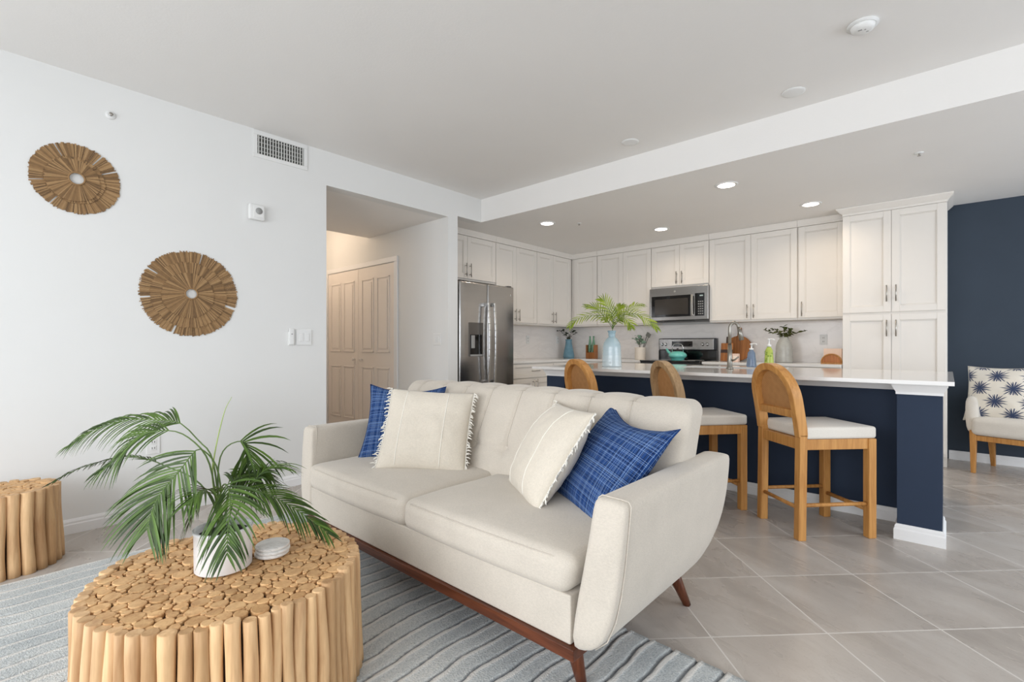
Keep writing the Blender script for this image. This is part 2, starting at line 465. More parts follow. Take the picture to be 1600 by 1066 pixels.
# kitchen walls
struct(MB().box(-.82, -.70, 3.4, 6.5, 0, SOF).build('wall_kitchen', 'paint'))
struct(MB().box(-.70, 3.83, YB, 6.5, 0, SOF).build('wall_back', 'paint'))
struct(MB().box(3.83, 6.6, YB + .01, 6.5, 0, SOF).build('wall_dining', 'navywall'))
# right wall with the dining window, front wall with the sliding doors
wr = MB(); wr.box(6.6, 6.72, -2.52, 1.8, 0, CEIL); wr.box(6.6, 6.72, 5.9, 6.5, 0, SOF)
wr.box(6.6, 6.72, 1.8, 3.747, 2.3, CEIL); wr.box(6.6, 6.72, 3.747, 5.9, 2.3, SOF); wr.box(6.6, 6.72, 1.8, 5.9, 0, .35)
struct(wr.build('wall_right', 'paint'))
wf = MB(); wf.box(0, .6, -2.52, -2.4, 0, CEIL); wf.box(5.8, 6.6, -2.52, -2.4, 0, CEIL); wf.box(.6, 5.8, -2.52, -2.4, 2.4, CEIL)
struct(wf.build('wall_front', 'paint'))
f = MB()
for x in (.6, 2.3, 4.05, 5.74): f.box(x, x + .06, -2.5, -2.43, 0, 2.4)
f.box(.6, 5.8, -2.5, -2.43, 2.34, 2.4); f.box(.6, 5.8, -2.5, -2.43, 0, .05)
struct(f.build('window_1', 'trim'))
f = MB()
for y in (1.8, 3.12, 4.48, 5.84): f.box(6.63, 6.69, y, y + .06, .35, 2.3)
f.box(6.63, 6.69, 1.8, 5.9, .35, .41); f.box(6.63, 6.69, 1.8, 5.9, 2.24, 2.3)
struct(f.build('window_2', 'trim'))

def baseboard(name, p0, p1, nrm, h=.085):
    """moulded skirting along the floor line p0-p1, standing out along nrm"""
    p0, p1, n = Vector((*p0, 0)), Vector((*p1, 0)), Vector((*nrm, 0))
    prof = [(0, 0), (.015, 0), (.015, h * .62), (.011, h * .7), (.011, h * .82), (.006, h * .95), (.003, h), (0, h)]
    vs = [p + n * a + Vector((0, 0, b)) for p in (p0, p1) for a, b in prof]; k = len(prof)
    fs = [(i, (i + 1) % k, k + (i + 1) % k, k + i) for i in range(k)] + [tuple(range(k))[::-1], tuple(range(k, 2 * k))]
    return MB().add(vs, fs).build(name, 'trim')
struct(baseboard('baseboard_left', (0, -2.4), (0, HL), (1, 0)))
struct(baseboard('baseboard_pier', (0, HR), (0, 3.4), (1, 0)))
struct(baseboard('baseboard_dining', (3.84, YB + .01), (6.6, YB + .01), (0, -1)))
struct(baseboard('baseboard_right', (6.6, -2.4), (6.6, YB), (-1, 0)))
struct(baseboard('baseboard_hall', (-.8, HR), (-.01, HR), (0, -1)))

# closet door in the hall
d = struct(MB().box(-2.51, -.875, HR - .018, HR - .0005, 2.08, 2.14).box(-.94, -.875, HR - .018, HR - .0005, 0, 2.08).box(-2.57, -2.51, HR - .018, HR - .0005, 0, 2.14).build('trim_1', 'trim', bevel=.004))
dr = bpy.data.objects.new('door_1', None); C.objects.link(dr); dr.location = (-2.51, HR, 0); struct(dr)
def panel_leaf(x0, x1):
    mb = MB(); mb.box(x0, x1, -.012, -.001, .012, 2.072)
    wd = x1 - x0; m = .085; g = .07; cw = (wd - 2 * m - g) / 2
    for c in range(2):
        a = x0 + m + c * (cw + g)
        for z0, z1 in ((.16, .84), (1.02, 1.93)):
            # raised moulding frame with a raised centre field
            t = .018
            mb.box(a, a + t, -.02, -.0115, z0, z1); mb.box(a + cw - t, a + cw, -.02, -.0115, z0, z1)
            mb.box(a, a + cw, -.02, -.0115, z0, z0 + t); mb.box(a, a + cw, -.02, -.0115, z1 - t, z1)
            mb.box(a + .045, a + cw - .045, -.019, -.0115, z0 + .045, z1 - .045)
    return mb
for x0, x1, kx in ((.006, .783, .70), (.789, 1.566, .872)):
    lf = panel_leaf(x0, x1).build('door_leaf', 'doorpaint', dr, bevel=.004, seg=2)
    place(MB().lathe([(.011, 0), (.011, .012), (.02, .02), (.022, .03), (.015, .038), (0, .04)], 16).build('knob', 'doorpaint', lf), (kx, -.0125, .93), (R(90), 0, 0))
# hinged door at the end of the hall
dr2 = bpy.data.objects.new('door_2', None); C.objects.link(dr2); dr2.location = (-2.95, 2.2, 0); struct(dr2)
MB().box(.001, .035, 0, .82, .01, 2.05).build('door_leaf', 'doorpaint', dr2, bevel=.003)
MB().box(.035, .05, .72, .76, .9, 1.0).tube([(.05, .74, .95), (.085, .74, .95), (.09, .64, .95)], .009).build('door_handle', 'nickel', dr2)
struct(MB().box(-2.95, -2.932, 2.13, 2.2, 0, 2.12).box(-2.95, -2.932, 3.02, 3.09, 0, 2.12).box(-2.95, -2.932, 2.13, 3.09, 2.05, 2.12).build('trim_2', 'trim'))

# hall lamp: a flush ceiling light just out of sight behind the soffit
t = thing('hall_ceiling_light', 'flush round ceiling light in the hall behind the soffit', 'ceiling light', (-2.2, 2.55, CEIL))
MB().lathe([(.0, -.06), (.1, -.055), (.14, -.03), (.15, -.0)], 24).build('lamp_shade', emit('warm_lamp', (1, .8, .6), 4), t)
l = bpy.data.lights.new('hall_lamp', 'POINT'); l.energy = 12; l.color = (1, .78, .58); l.shadow_soft_size = .12
o = bpy.data.objects.new('hall_lamp', l); C.objects.link(o); o.location = (-2.2, 2.55, CEIL - .16)

# ------------------------------------------------------------------ ceiling fittings
can_em = emit('lamp_disc', (1, .9, .78), 14)
def can_light(x, y, label, first=[]):
    if first: o = copy_thing(first[0]); o.location = (x, y, SOF); tag(o, label, 'ceiling light')
    else:
        o = thing('recessed_light', label, 'ceiling light', (x, y, SOF), 0, 'recessed lights in the kitchen ceiling')
        mb = MB(); mb.lathe([(.068, -.001), (.068, -.006), (.09, -.005), (.093, 0)], 32)
        mb.build('trim_ring', 'white_plastic', o)
        MB().lathe([(0, -.0045), (.067, -.0045), (.067, -.001)], 32).build('lamp_disc', can_em, o)
        first.append(o)
    l = bpy.data.lights.new('can_lamp', 'AREA'); l.shape = 'DISK'; l.size = .13; l.energy = 3.8; l.color = (1, .82, .62); l.spread = R(150)
    q = bpy.data.objects.new('can_lamp', l); C.objects.link(q); q.location = (x, y, SOF - .012)
can_light(.515, 4.269, 'lit recessed downlight over the refrigerator side of the kitchen')
can_light(1.341, 5.371, 'lit recessed downlight in front of the cabinet above the microwave')
can_light(2.437, 4.265, 'lit recessed downlight over the middle of the island, nearest the beam')
can_light(2.852, 5.388, 'lit recessed downlight just left of the tall pantry crown')
for x, y, lb in ((3.102, 3.488, 'blank white round cover plate on the ceiling toward the right, below the smoke detector'), (1.962, 3.478, 'blank white round cover plate on the ceiling near the middle of the beam')):
    o = MB().lathe([(0, -.008), (.05, -.008), (.066, -.004), (.068, 0)], 32).build('ceiling_cover_plate', 'white_plastic')
    o.location = (x, y, CEIL); tag(o, lb, 'cover plate', 'blank ceiling cover plates')
t = thing('smoke_detector', 'round white smoke detector on the ceiling at upper right', 'smoke detector', (3.514, 2.983, CEIL))
MB().lathe([(.078, 0), (.08, -.01), (.066, -.012), (.066, -.014)][::-1], 32).build('base_ring', 'white_plastic', t)
MB().lathe([(0, -.045), (.04, -.043), (.056, -.034), (.062, -.018), (.062, -.014)], 32).build('cover', 'white_plastic', t)
for a_ in ((-.02, .0, -.03, -.022), (.01, .018, -.02, -.012), (.015, .027, .01, .016)): MB().box(*a_, -.0455, -.042).build('indicator_slot', 'grey_plastic', t)
t.scale = (.85, .85, .85)
def sprinkler(loc, rot, label):
    o = thing('fire_sprinkler', label, 'sprinkler', loc); o.rotation_euler = rot; o.scale = (.75, .75, .75)
    MB().lathe([(.012, -.008), (.034, -.006), (.036, 0)][::1], 24).build('escutcheon', 'white_plastic', o)
    MB().lathe([(0, -.03), (.014, -.03), (.014, -.027), (.004, -.026), (.004, -.008)], 12).box(-.012, -.009, -.002, .002, -.028, -.006).box(.009, .012, -.002, .002, -.028, -.006).build('sprinkler_head', 'nickel', o)
sprinkler((3.681, 4.468, SOF), (0, 0, 0), 'fire sprinkler in the kitchen ceiling at the right, above the pantry end')
sprinkler((.78, 4.507, SOF), (0, 0, 0), 'fire sprinkler in the kitchen ceiling beside the leftmost downlight')
sprinkler((0, .56, 2.524), (0, R(-90), 0), 'fire sprinkler on the white wall above the left woven disc')

# ------------------------------------------------------------------ things on the left wall (local x = world y, local -y = into the room)
WR = R(90)
def woven_disc(y, z, rings, hole, label):
    t = thing('woven_wall_disc', label, 'wall decor', (0.0, y, z), WR, 'woven reed wall discs')
    for k, (r0, r1, dep) in enumerate(rings):
        mb = MB(); n = int(r1 * 900); ox, oz = [(0, 0), (-.006, -.010), (-.016, -.012)][k]
        a = 0
        cuts = [random.uniform(0, 2 * PI) for _ in range(5)] if k == 0 else []
        while a < 2 * PI:
            w = random.uniform(.6, 1.25) * 2 * PI / n
            L = r1 * random.uniform(.965, 1.01)
            if all(abs((a - c + PI) % (2 * PI) - PI) > .022 for c in cuts):
                am = a + w / 2; ca, sa = math.cos(am), math.sin(am)
                h0 = r0 * w * .5; h1 = L * w * .46; dz = dep + random.uniform(-.0007, .0007)
                vs = []
                for rr, hh, th in ((r0, h0, .0035), (L, h1, .0025)):
                    for s_, yy in ((-1, 0), (1, 0), (1, th), (-1, th)):
                        vs.append((ca * rr - sa * s_ * hh + (ox if rr == L else 0), -(dz + yy), sa * rr + ca * s_ * hh + (oz if rr == L else 0)))
                mb.add(vs, [(0, 1, 2, 3), (7, 6, 5, 4), (0, 4, 5, 1), (1, 5, 6, 2), (2, 6, 7, 3), (3, 7, 4, 0)])
            a += w
        mb.build('reed_ring', 'reed', t)
    # stitched rim round the centre hole
    mb = MB(); mb.tube([(hole * math.cos(2 * PI * i / 40), -rings[-1][2] - .004, hole * math.sin(2 * PI * i / 40)) for i in range(41)], .005, 6, False)
    mb.build('stitched_rim', 'reed', t)
woven_disc(.403, 2.089, [(.04, .207, .003), (.036, .138, .008), (.036, .125, .012)], .036, 'smaller woven reed disc, upper left on the white wall under the sprinkler')
woven_disc(.985, 1.456, [(.04, .29, .003), (.036, .225, .007), (.036, .155, .012)], .036, 'larger woven reed disc, lower on the white wall beside the wall switches')

t = thing('air_vent', 'rectangular white air vent grille high on the white wall near the ceiling', 'vent', (0, 1.586, 2.61), WR)
mb = MB(); W2, H2 = .205, .1
mb.box(-W2, W2, -.008, 0, H2 - .03, H2).box(-W2, W2, -.008, 0, -H2, -H2 + .03).box(-W2, -W2 + .03, -.008, 0, -H2 + .03, H2 - .03).box(W2 - .03, W2, -.008, 0, -H2 + .03, H2 - .03)
mb.build('frame', 'white_plastic', t, bevel=.002)
MB().box(-.174, .174, -.0012, -.0002, -.069, .069).build('duct_backing', 'darkgap', t)
mb = MB()
for i in range(17):
    x = -.166 + i * .02075; mb.box(x - .0042, x + .0042, -.009, -.0015, -.07, .07)
for i in range(4): mb.box(-.174, .174, -.005, -.0015, -.05 + i * .033, -.046 + i * .033)
mb.build('louvres', plain('vent_grey', (196, 196, 192), .5), t)
t = thing('alarm_sounder', 'white wall alarm box with grey round speaker, above the wall switches', 'alarm', (0, 1.4, 2.093), WR)
o = rbox(.056, .018, .058, .012, 3, 2).build('housing', 'white_plastic', t, weld=True); o.location = (0, -.018, 0)
MB().box(-.026, .046, -.04, -.036, -.04, .046).build('face_plate', 'white_plastic', t, bevel=.003)
place(MB().lathe([(0, .003), (.024, .003), (.024, 0)][::-1], 24).build('speaker_grille', 'grey_plastic', t), (.01, -.04, .008), (R(90), 0, 0))
t = thing('light_switch', 'white double rocker switch plate on the white wall by the hall opening', 'switch', (0, 1.762, 1.17), WR)
MB().box(-.062, .062, -.008, 0, -.062, .062).build('plate', 'white_plastic', t, bevel=.003)
for x in (-.024, .024): MB().box(x - .016, x + .016, -.013, -.008, -.033, .033).build('rocker', 'white_plastic', t, bevel=.002)
t = thing('remote_holder', 'slim white remote control in a wall cradle left of the double switch', 'remote control', (0, 1.66, 1.172), WR)
MB().box(-.024, .024, -.012, 0, -.066, .04).build('cradle', 'white_plastic', t, bevel=.003)
MB().box(-.019, .019, -.022, -.011, -.06, .066).build('remote', 'white_plastic', t, bevel=.004)
place(MB().lathe([(.005, 0), (.005, .002), (0, .002)], 12).build('button', 'grey_plastic', t), (0, -.022, .022), (R(90), 0, 0))
def outlet(name, loc, rz, label, slots=2):
    t = thing(name, label, 'outlet', loc, rz)
    MB().box(-.036, .036, -.006, 0, -.058, .058).build('plate', 'white_plastic', t, bevel=.002)
    for z in (-.02, .02):
        MB().box(-.016, .016, -.0085, -.006, z - .014, z + .014).build('receptacle', 'white_plastic', t, bevel=.003)
        MB().box(-.008, -.005, -.0092, -.0084, z - .006, z + .006).box(.005, .008, -.0092, -.0084, z - .006, z + .006).build('slots', 'darkgap', t)
    return t
outlet('wall_outlet', (0, .775, .46), WR, 'white double outlet low on the white wall behind the palm')
t = thing('light_switch', 'double switch plate on the shaded hall wall beside the closet door', 'switch', (-.17, HR, 1.17), 0)
MB().box(-.062, .062, -.008, -.0002, -.062, .062).build('plate', 'white_plastic', t, bevel=.003)
for x in (-.024, .024): MB().box(x - .012, x + .012, -.013, -.008, -.03, .03).build('rocker', 'white_plastic', t, bevel=.002)

# ------------------------------------------------------------------ cabinets (local x along the front, front faces -y)
def shaker(x0, x1, z0, z1, rail=.06):
    mb = MB()
    mb.box(x0, x0 + rail, -.02, 0, z0, z1); mb.box(x1 - rail, x1, -.02, 0, z0, z1)
    mb.box(x0 + rail, x1 - rail, -.02, 0, z0, z0 + rail); mb.box(x0 + rail, x1 - rail, -.02, 0, z1 - rail, z1)
    # inner step moulding and recessed panel
    a, b, c, e = x0 + rail, x1 - rail, z0 + rail, z1 - rail; s = .008
    mb.box(a, a + s, -.015, 0, c, e); mb.box(b - s, b, -.015, 0, c, e); mb.box(a + s, b - s, -.015, 0, c, c + s); mb.box(a + s, b - s, -.015, 0, e - s, e)
    mb.box(a + s, b - s, -.009, 0, c + s, e - s)
    return mb
def pull(parent, x, z, vert=True, L=.155):
    mb = MB(); y = -.05
    if vert:
        mb.tube([(x, y, z - L / 2), (x, y, z + L / 2)], .0055, 10)
        for s_ in (-1, 1): mb.tube([(x, -.02, z + s_ * L * .32), (x, y, z + s_ * L * .32)], .0045, 8)
    else:
        mb.tube([(x - L / 2, y, z), (x + L / 2, y, z)], .0055, 10)
        for s_ in (-1, 1): mb.tube([(x + s_ * L * .32, -.02, z), (x + s_ * L * .32, y, z)], .0045, 8)
    return mb.build('handle', 'nickel', parent)
def cabinet(name, label, loc, rz, w, z0, z1, dep, doors, crown=None, drawers=(), toe=0, crown_ends=(0, 0), cat='cabinet'):
    """doors: (x0, x1, z0, z1, handle x or None, handle z)"""
    t = thing(name, label, cat, loc, rz)
    mb = MB(); mb.box(0, w, 0, dep, z0 + toe, z1)
    if toe: mb.box(0, w, .06, dep, z0, z0 + toe)
    mb.build('body', 'cab', t, bevel=.0015, seg=1)
    for x0, x1, a, b, hx, hz in doors:
        dd = shaker(x0, x1, a, b).build('door', 'cab', t, bevel=.0018, seg=1)
        if hx is not None: pull(dd, hx, hz)
    for x0, x1, a, b in drawers:
        dd = shaker(x0, x1, a, b, .035).build('drawer', 'cab', t, bevel=.0018, seg=1); pull(dd, (x0 + x1) / 2, (a + b) / 2, False)
    if crown:
        c0, c1, out = crown; l, r_ = crown_ends
        prof = [(.0, c0), (-.022, c0), (-.022, c0 + .02), (-.022 - out * .3, c0 + .03), (-.022 - out, c1 - .012), (-.022 - out, c1), (.0, c1)]
        vs = []
        for xx, sg, e in ((0, -1, l), (w, 1, r_)):
            for yy, zz in prof: vs.append((xx + sg * (max(0, -yy - .022) if e else 0), yy, zz))
        k = len(prof); fs = [(i, k + i, k + (i + 1) % k, (i + 1) % k) for i in range(k)] + [tuple(range(k)), tuple(range(k, 2 * k))[::-1]]
        mb = MB().add(vs, fs)
        for e, xx, sg in ((l, 0, -1), (r_, w, 1)):
            if e:
                vs = []
                for yy in (0, min(dep, .5) if sg > 0 else .16):
                    for q, zz in prof:
                        vs.append((xx + sg * max(0, -q - .022), yy if yy else 0, zz))
                fs = [(i, k + i, k + (i + 1) % k, (i + 1) % k) for i in range(k)] + [tuple(range(k, 2 * k)), tuple(range(k))[::-1]]
                mb.add(vs, fs)
        mb.build('crown', 'cab', t)
    return t
UZ0, UZ1 = 1.385, 2.39
CT = SOF - .001
LF = -.38                       # carcass front of the left run, doors 2 cm proud of it
LD = LF + .70 - .001
BF = 6.02; BD = YB - BF - .001
g3 = .003
def pair(w, z0, z1, split, hz, rail=0):
    return [(g3, split - g3 / 2, z0, z1, split - .035, hz), (split + g3 / 2, w - g3, z0, z1, split + .035, hz)]
cabinet('wall_cabinet', 'white two-door wall cabinet right above the refrigerator', (LF, 3.405, 0), R(90), .95, 1.87, CT, LD, pair(.95, 1.89, UZ1, .468, 1.99), (UZ1 + .005, CT, .012))
cabinet('wall_cabinet', 'tall white two-door wall cabinet directly right of the one over the refrigerator', (LF, 4.358, 0), R(90), .81, UZ0, CT, LD, pair(.81, UZ0 + .02, UZ1, .385, 1.5), (UZ1 + .005, CT, .012))
cabinet('wall_cabinet', 'tall white two-door wall cabinet on the left run, last before the corner', (LF, 5.171, 0), R(90), .845, UZ0, CT, LD, pair(.80, UZ0 + .02, UZ1, .365, 1.5), (UZ1 + .005, CT, .012))
cabinet('wall_cabinet', 'narrow white corner wall cabinet with one door on the back wall', (-.378, BF, 0), 0, .455, UZ0, CT, BD, [(.06, .45, UZ0 + .02, UZ1, None, 0)], (UZ1 + .005, CT, .012))
cabinet('wall_cabinet', 'white two-door wall cabinet on the back wall above the blue vase palm', (.08, BF, 0), 0, .83, UZ0, CT, BD, pair(.83, UZ0 + .02, UZ1, .412, 1.5), (UZ1 + .005, CT, .012))
cabinet('wall_cabinet', 'short white two-door wall cabinet directly above the microwave', (.912, BF, 0), 0, .752, 1.85, CT, BD, pair(.752, 1.87, UZ1, .384, 1.97), (UZ1 + .005, CT, .012))
cabinet('wall_cabinet', 'white two-door wall cabinet on the back wall right of the microwave, behind the faucet', (1.667, BF, 0), 0, .945, UZ0, CT, BD, pair(.945, UZ0 + .02, UZ1, .473, 1.5), (UZ1 + .005, CT, .012))
cabinet('wall_cabinet', 'white single-door wall cabinet next to the tall pantry', (2.614, BF, 0), 0, .432, UZ0, CT, BD, [(.012, .425, UZ0 + .02, UZ1, .045, 1.5)], (UZ1 + .005, CT, .012))
PF = 5.83
cabinet('pantry_cabinet', 'tall white pantry cabinet with four doors and crown moulding beside the navy wall', (3.047, PF, 0), 0, .781, 0, CT, YB - PF - .001,
        pair(.775, 1.425, UZ1, .388, 1.60) + pair(.775, .13, 1.405, .388, 1.27), (UZ1 + .002, CT, .045), (), .1, (1, 1), 'cabinet')
# base cabinets
BZ = .883
bl = cabinet('base_cabinet', 'white base cabinet with drawer and two doors beside the refrigerator', (-.08, 4.345, 0), R(90), .80, 0, BZ, .618,
        pair(.80, .12, .69, .40, .60), None, [(.003, .797, .70, .87)], .1)
cabinet('base_cabinet', 'white corner base cabinet under the counter behind the island', (-.08, 5.147, 0), R(90), .64, 0, BZ, .618, [(.003, .55, .12, .87, .04, .75)], None, (), .1)
cabinet('base_cabinet', 'white base cabinet left of the range, under the blue glass vase counter', (-.08, 5.79, 0), 0, .965, 0, BZ, YB - 5.79 - .001, pair(.965, .12, .69, .48, .6), None, [(.003, .962, .70, .87)], .1)
cabinet('base_cabinet', 'white base cabinet right of the range, beneath the cutting board', (1.67, 5.79, 0), 0, 1.373, 0, BZ, YB - 5.79 - .001, pair(1.373, .12, .69, .686, .6), None, [(.003, .684, .70, .87), (.69, 1.37, .70, .87)], .1)
# counters
tag(MB().box(-.699, -.05, 4.335, YB - .001, BZ + .001, .914).box(-.05, .885, 5.75, YB - .001, BZ + .001, .914).build('countertop', 'quartz', bevel=.002, seg=1), 'white quartz L-shaped countertop in the kitchen corner left of the range', 'countertop')
tag(MB().box(1.67, 3.044, 5.75, YB - .001, BZ + .001, .914).build('countertop', 'quartz', bevel=.002, seg=1), 'white quartz countertop between the range and the pantry', 'countertop')
tag(MB().box(-.699, -.689, 4.345, YB - .001, .915, UZ0 - .001).box(-.689, 3.045, YB - .011, YB - .001, .915, UZ0 - .001).build('backsplash', 'splash'), 'pale marble slab backsplash behind the kitchen counters', 'backsplash')
outlet('wall_outlet', (2.80, YB - .0112, 1.17), 0, 'outlet on the backsplash above the napkin holder')
outlet('wall_outlet', (-.6888, 5.36, 1.19), R(90), 'outlet on the backsplash nearest the refrigerator')
outlet('wall_outlet', (-.6888, 6.08, 1.19), R(90), 'outlet on the backsplash behind the blue glass vase')

# ------------------------------------------------------------------ appliances
t = thing('refrigerator', 'stainless steel side-by-side refrigerator with ice dispenser', 'refrigerator', (0, 3.425, 0), R(90))
FW, FH = .87, 1.795
MB().box(.004, FW - .004, .075, .685, .02, FH - .01).build('body', plain('fridge_grey', (70, 70, 72), .4), t, bevel=.004)
MB().box(.02, FW - .02, .05, .075, .02, .09).build('kick_grille', 'black', t)
for k, (a, b) in enumerate(((.004, .42), (.426, FW - .004))):
    dm = rbox((b - a) / 2, .033, (FH - .1) / 2, .016, 4, 3)
    o = dm.build('door', 'steel', t, weld=True); o.location = ((a + b) / 2, .034, .1 + (FH - .1) / 2)
    hx = (.42 - .045) if k == 0 else (.426 + .045)
    z0, z1 = .70, 1.56; pts = []
    for i in range(13):
        q = i / 12; bow = .06 + .022 * math.sin(PI * q)
        pts.append((hx - (a + b) / 2, -.034 - bow, z0 + (z1 - z0) * q - .1 - (FH - .1) / 2))
    mb = MB()
    for p0, p1 in zip(pts[:-1], pts[1:]): mb.bar(p0, p1, .03, .018, (0, -1, 0))
    for q in (pts[0], pts[-1]): mb.box(q[0] - .015, q[0] + .015, q[1] - .008, -.03, q[2] - .02, q[2] + .02)
    mb.build('handle', 'chrome', o, bevel=.004)
    if k == 0:
        ox = -(a + b) / 2; oz = -.1 - (FH - .1) / 2
        x0, x1, z0, z1 = .131 + ox, .352 + ox, .985 + oz, 1.355 + oz
        MB().box(x0, x1, -.0365, -.034, z0, z1).build('dispenser_panel', plain('dispenser_grey', (104, 100, 96), .3, .6), o, bevel=.002)
        MB().box(x0 + .02, x1 - .02, -.038, -.0362, z0 + .02, z0 + .24).build('dispenser_niche', 'blackglass', o, bevel=.004)
        MB().box(x0 + .035, x0 + .085, -.046, -.0375, z0 + .09, z0 + .23).build('dispenser_paddle', 'grey_plastic', o, bevel=.003)
        MB().box(x0 + .02, x1 - .02, -.048, -.037, z0 + .004, z0 + .022).build('drip_tray', 'grey_plastic', o, bevel=.002)
    else:
        place(MB().lathe([(.012, 0), (.012, .002), (0, .002)], 20).build('badge', 'chrome', o), (.16, -.033, .745), (R(90), 0, 0))
for x in (.03, FW - .09): MB().box(x, x + .06, .02, .09, FH - .0098, FH + .012).build('hinge_cover', 'black', t, bevel=.003)

t = thing('microwave', 'stainless over-the-range microwave mounted under the short cabinet', 'microwave', (.914, 5.955, 1.415), 0)
MW, MH = .76, .43
MB().box(0, MW, .02, .403, 0, MH).build('body', plain('microwave_side', (60, 58, 56), .4), t, bevel=.003)
o = MB().box(0, MW, -.008, .02, .01, MH - .002).build('front_panel', 'steel', t, bevel=.005)
MB().box(.03, .545, -.013, -.0078, .055, .325).build('door_window', 'blackglass', t, bevel=.003)
MB().box(.075, .515, -.0142, -.0128, .085, .285).build('window_mesh', plain('window_mesh', (58, 54, 50), .12), t)
MB().box(.60, .715, -.013, -.0078, .055, .335).build('control_panel', 'blackglass', t, bevel=.003)
mb = MB()
for r_ in range(6):
    for c in range(3): mb.box(.64 + c * .024, .654 + c * .024, -.0142, -.0129, .075 + r_ * .03, .087 + r_ * .03)
mb.build('keypad', 'grey_plastic', t)
MB().box(.66, .70, -.0142, -.0129, .295, .31).build('display', plain('display_glow', (170, 190, 190), .3), t)
mb = MB(); pts = [(.572, -.03 - .012 * math.sin(PI * i / 8), .06 + .26 * i / 8) for i in range(9)]
for p0, p1 in zip(pts[:-1], pts[1:]): mb.bar(p0, p1, .026, .012, (0, -1, 0))
mb.box(.56, .584, -.03, -.0075, .06, .075).box(.56, .584, -.03, -.0075, .305, .32).build('handle', 'nickel', t, bevel=.003)
place(MB().lathe([(.014, 0), (.014, .002), (0, .002)], 20).build('badge', 'grey_plastic', t), (.34, -.0078, .375), (R(90), 0, 0))
MB().box(.2, .56, .0, .1, -.006, .0).build('vent_strip', 'black', t)

t = thing('range', 'stainless electric range with black glass cooktop under the microwave', 'stove', (.892, 5.711, 0), 0)
RW = .77
MB().box(.002, RW - .002, .02, .63, .03, .9).build('body', plain('range_side', (40, 40, 42), .4), t)
MB().box(0, RW, .0, .635, .9, .918).build('cooktop', 'blackglass', t, bevel=.004)
MB().box(.0, RW, .555, .635, .918, 1.04).build('backguard_base', 'blackglass', t)
MB().box(.0, RW, .55, .635, 1.04, 1.2).build('backguard', plain('backguard_black', (24, 24, 26), .3), t, bevel=.012)
MB().box(.012, RW - .03, .545, .56, 1.05, 1.19).build('control_panel', 'steel', t, bevel=.003)
MB().box(.19, .47, .5435, .5452, 1.09, 1.16).build('display', 'blackglass', t, bevel=.002)
for x in (.055, .105, .60, .66):
    place(MB().lathe([(.02, 0), (.021, .004), (.017, .008), (.016, .022), (0, .024)], 18).box(-.0035, .0035, -.016, .016, .02, .028).build('knob', 'chrome', t), (x, .5455, 1.12), (R(90), R(random.choice([0, 30, -30])), 0))
MB().box(.02, RW - .02, .0, .03, .28, .8).build('oven_door', 'steel', t, bevel=.004)
MB().box(.12, RW - .12, -.003, .002, .4, .68).build('oven_window', 'blackglass', t)
MB().tube([(.06, -.045, .76), (RW - .06, -.045, .76)], .011, 10).tube([(.09, 0, .76), (.09, -.045, .76)], .008).tube([(RW - .09, 0, .76), (RW - .09, -.045, .76)], .008).build('oven_handle', 'nickel', t)
MB().box(.02, RW - .02, .0, .03, .06, .27).build('drawer', 'steel', t, bevel=.004)
mb = MB()
for x, y, r_ in ((.2, .16, .1), (.57, .16, .08), (.2, .40, .08), (.57, .40, .1)):
    mb.tube([(x + r_ * math.cos(2 * PI * i / 32), y + r_ * math.sin(2 * PI * i / 32), .9182) for i in range(33)], .0012, 4, False)
mb.build('burner_rings', 'grey_plastic', t)

# ------------------------------------------------------------------ island
t = thing('kitchen_island', 'navy panelled kitchen island with corner posts and white mouldings', 'kitchen island', (0, 0, 0))
IX0, IX1, IPY, ICY = 1.082, 3.81, 3.87, 3.535
MB().box(IX0 + .02, IX1 - .003, IPY, 4.70, .0, .68).box(IX0 + .02, 2.02, IPY, 4.70, .68, .884).box(2.78, IX1 - .003, IPY, 4.70, .68, .884).box(2.02, 2.78, IPY, 4.13, .68, .884).box(2.02, 2.78, 4.59, 4.70, .68, .884).build('body', 'navy', t)
for x0, x1 in ((3.615, IX1), (IX0, IX0 + .195)):
    po = MB().box(x0, x1, ICY, IPY - .0005, .0, .884).build('post', 'navy', t)
    # flared capital and skirting around the post
    def ring(z0, z1, o0, o1):
        vs = []
        for z, e in ((z0, o0), (z1, o1)): vs += [(x0 - e, IPY - .001, z), (x0 - e, ICY - e, z), (x1 + e, ICY - e, z), (x1 + e, IPY - .001, z)]
        return vs, [(0, 4, 5, 1), (1, 5, 6, 2), (2, 6, 7, 3), (3, 7, 4, 0), (0, 1, 2, 3), (7, 6, 5, 4)]
    mb = MB()
    for a in ((.828, .842, .006, .006), (.842, .875, .006, .022), (.875, .8915, .024, .024)): mb.add(*ring(*a))
    mb.build('capital', 'trim', po)
    mb = MB()
    for a in ((0, .058, .015, .015), (.058, .066, .015, .010), (.066, .076, .010, .010), (.076, .088, .010, .004)): mb.add(*ring(*a))
    mb.build('skirting', 'trim', po)
MB().box(IX0 + .2, 3.61, IPY - .014, IPY - .0004, .828, .8915).build('apron', 'trim', t, bevel=.003)
o = baseboard('skirting', (3.60, IPY), (IX0 + .2, IPY), (0, -1)); o.parent = t
mb = MB()
for i in range(5):
    a = 1.14 + i * .53
    sh = shaker(a, a + .52, .12, .87); sh.v = [(2 * a + .52 - x, 4.70 - y, z) for x, y, z in sh.v]
    o = sh.build('door', 'cab', t, bevel=.0018, seg=1)
SX0, SX1, SY0, SY1 = 2.05, 2.75, 4.16, 4.56
mb = MB()
x0, x1, y0, y1, z0, z1 = 1.0, 3.858, 3.42, 4.77, .892, .914
mb.box(x0, SX0, y0, y1, z0, z1).box(SX1, x1, y0, y1, z0, z1).box(SX0, SX1, y0, SY0, z0, z1).box(SX0, SX1, SY1, y1, z0, z1)
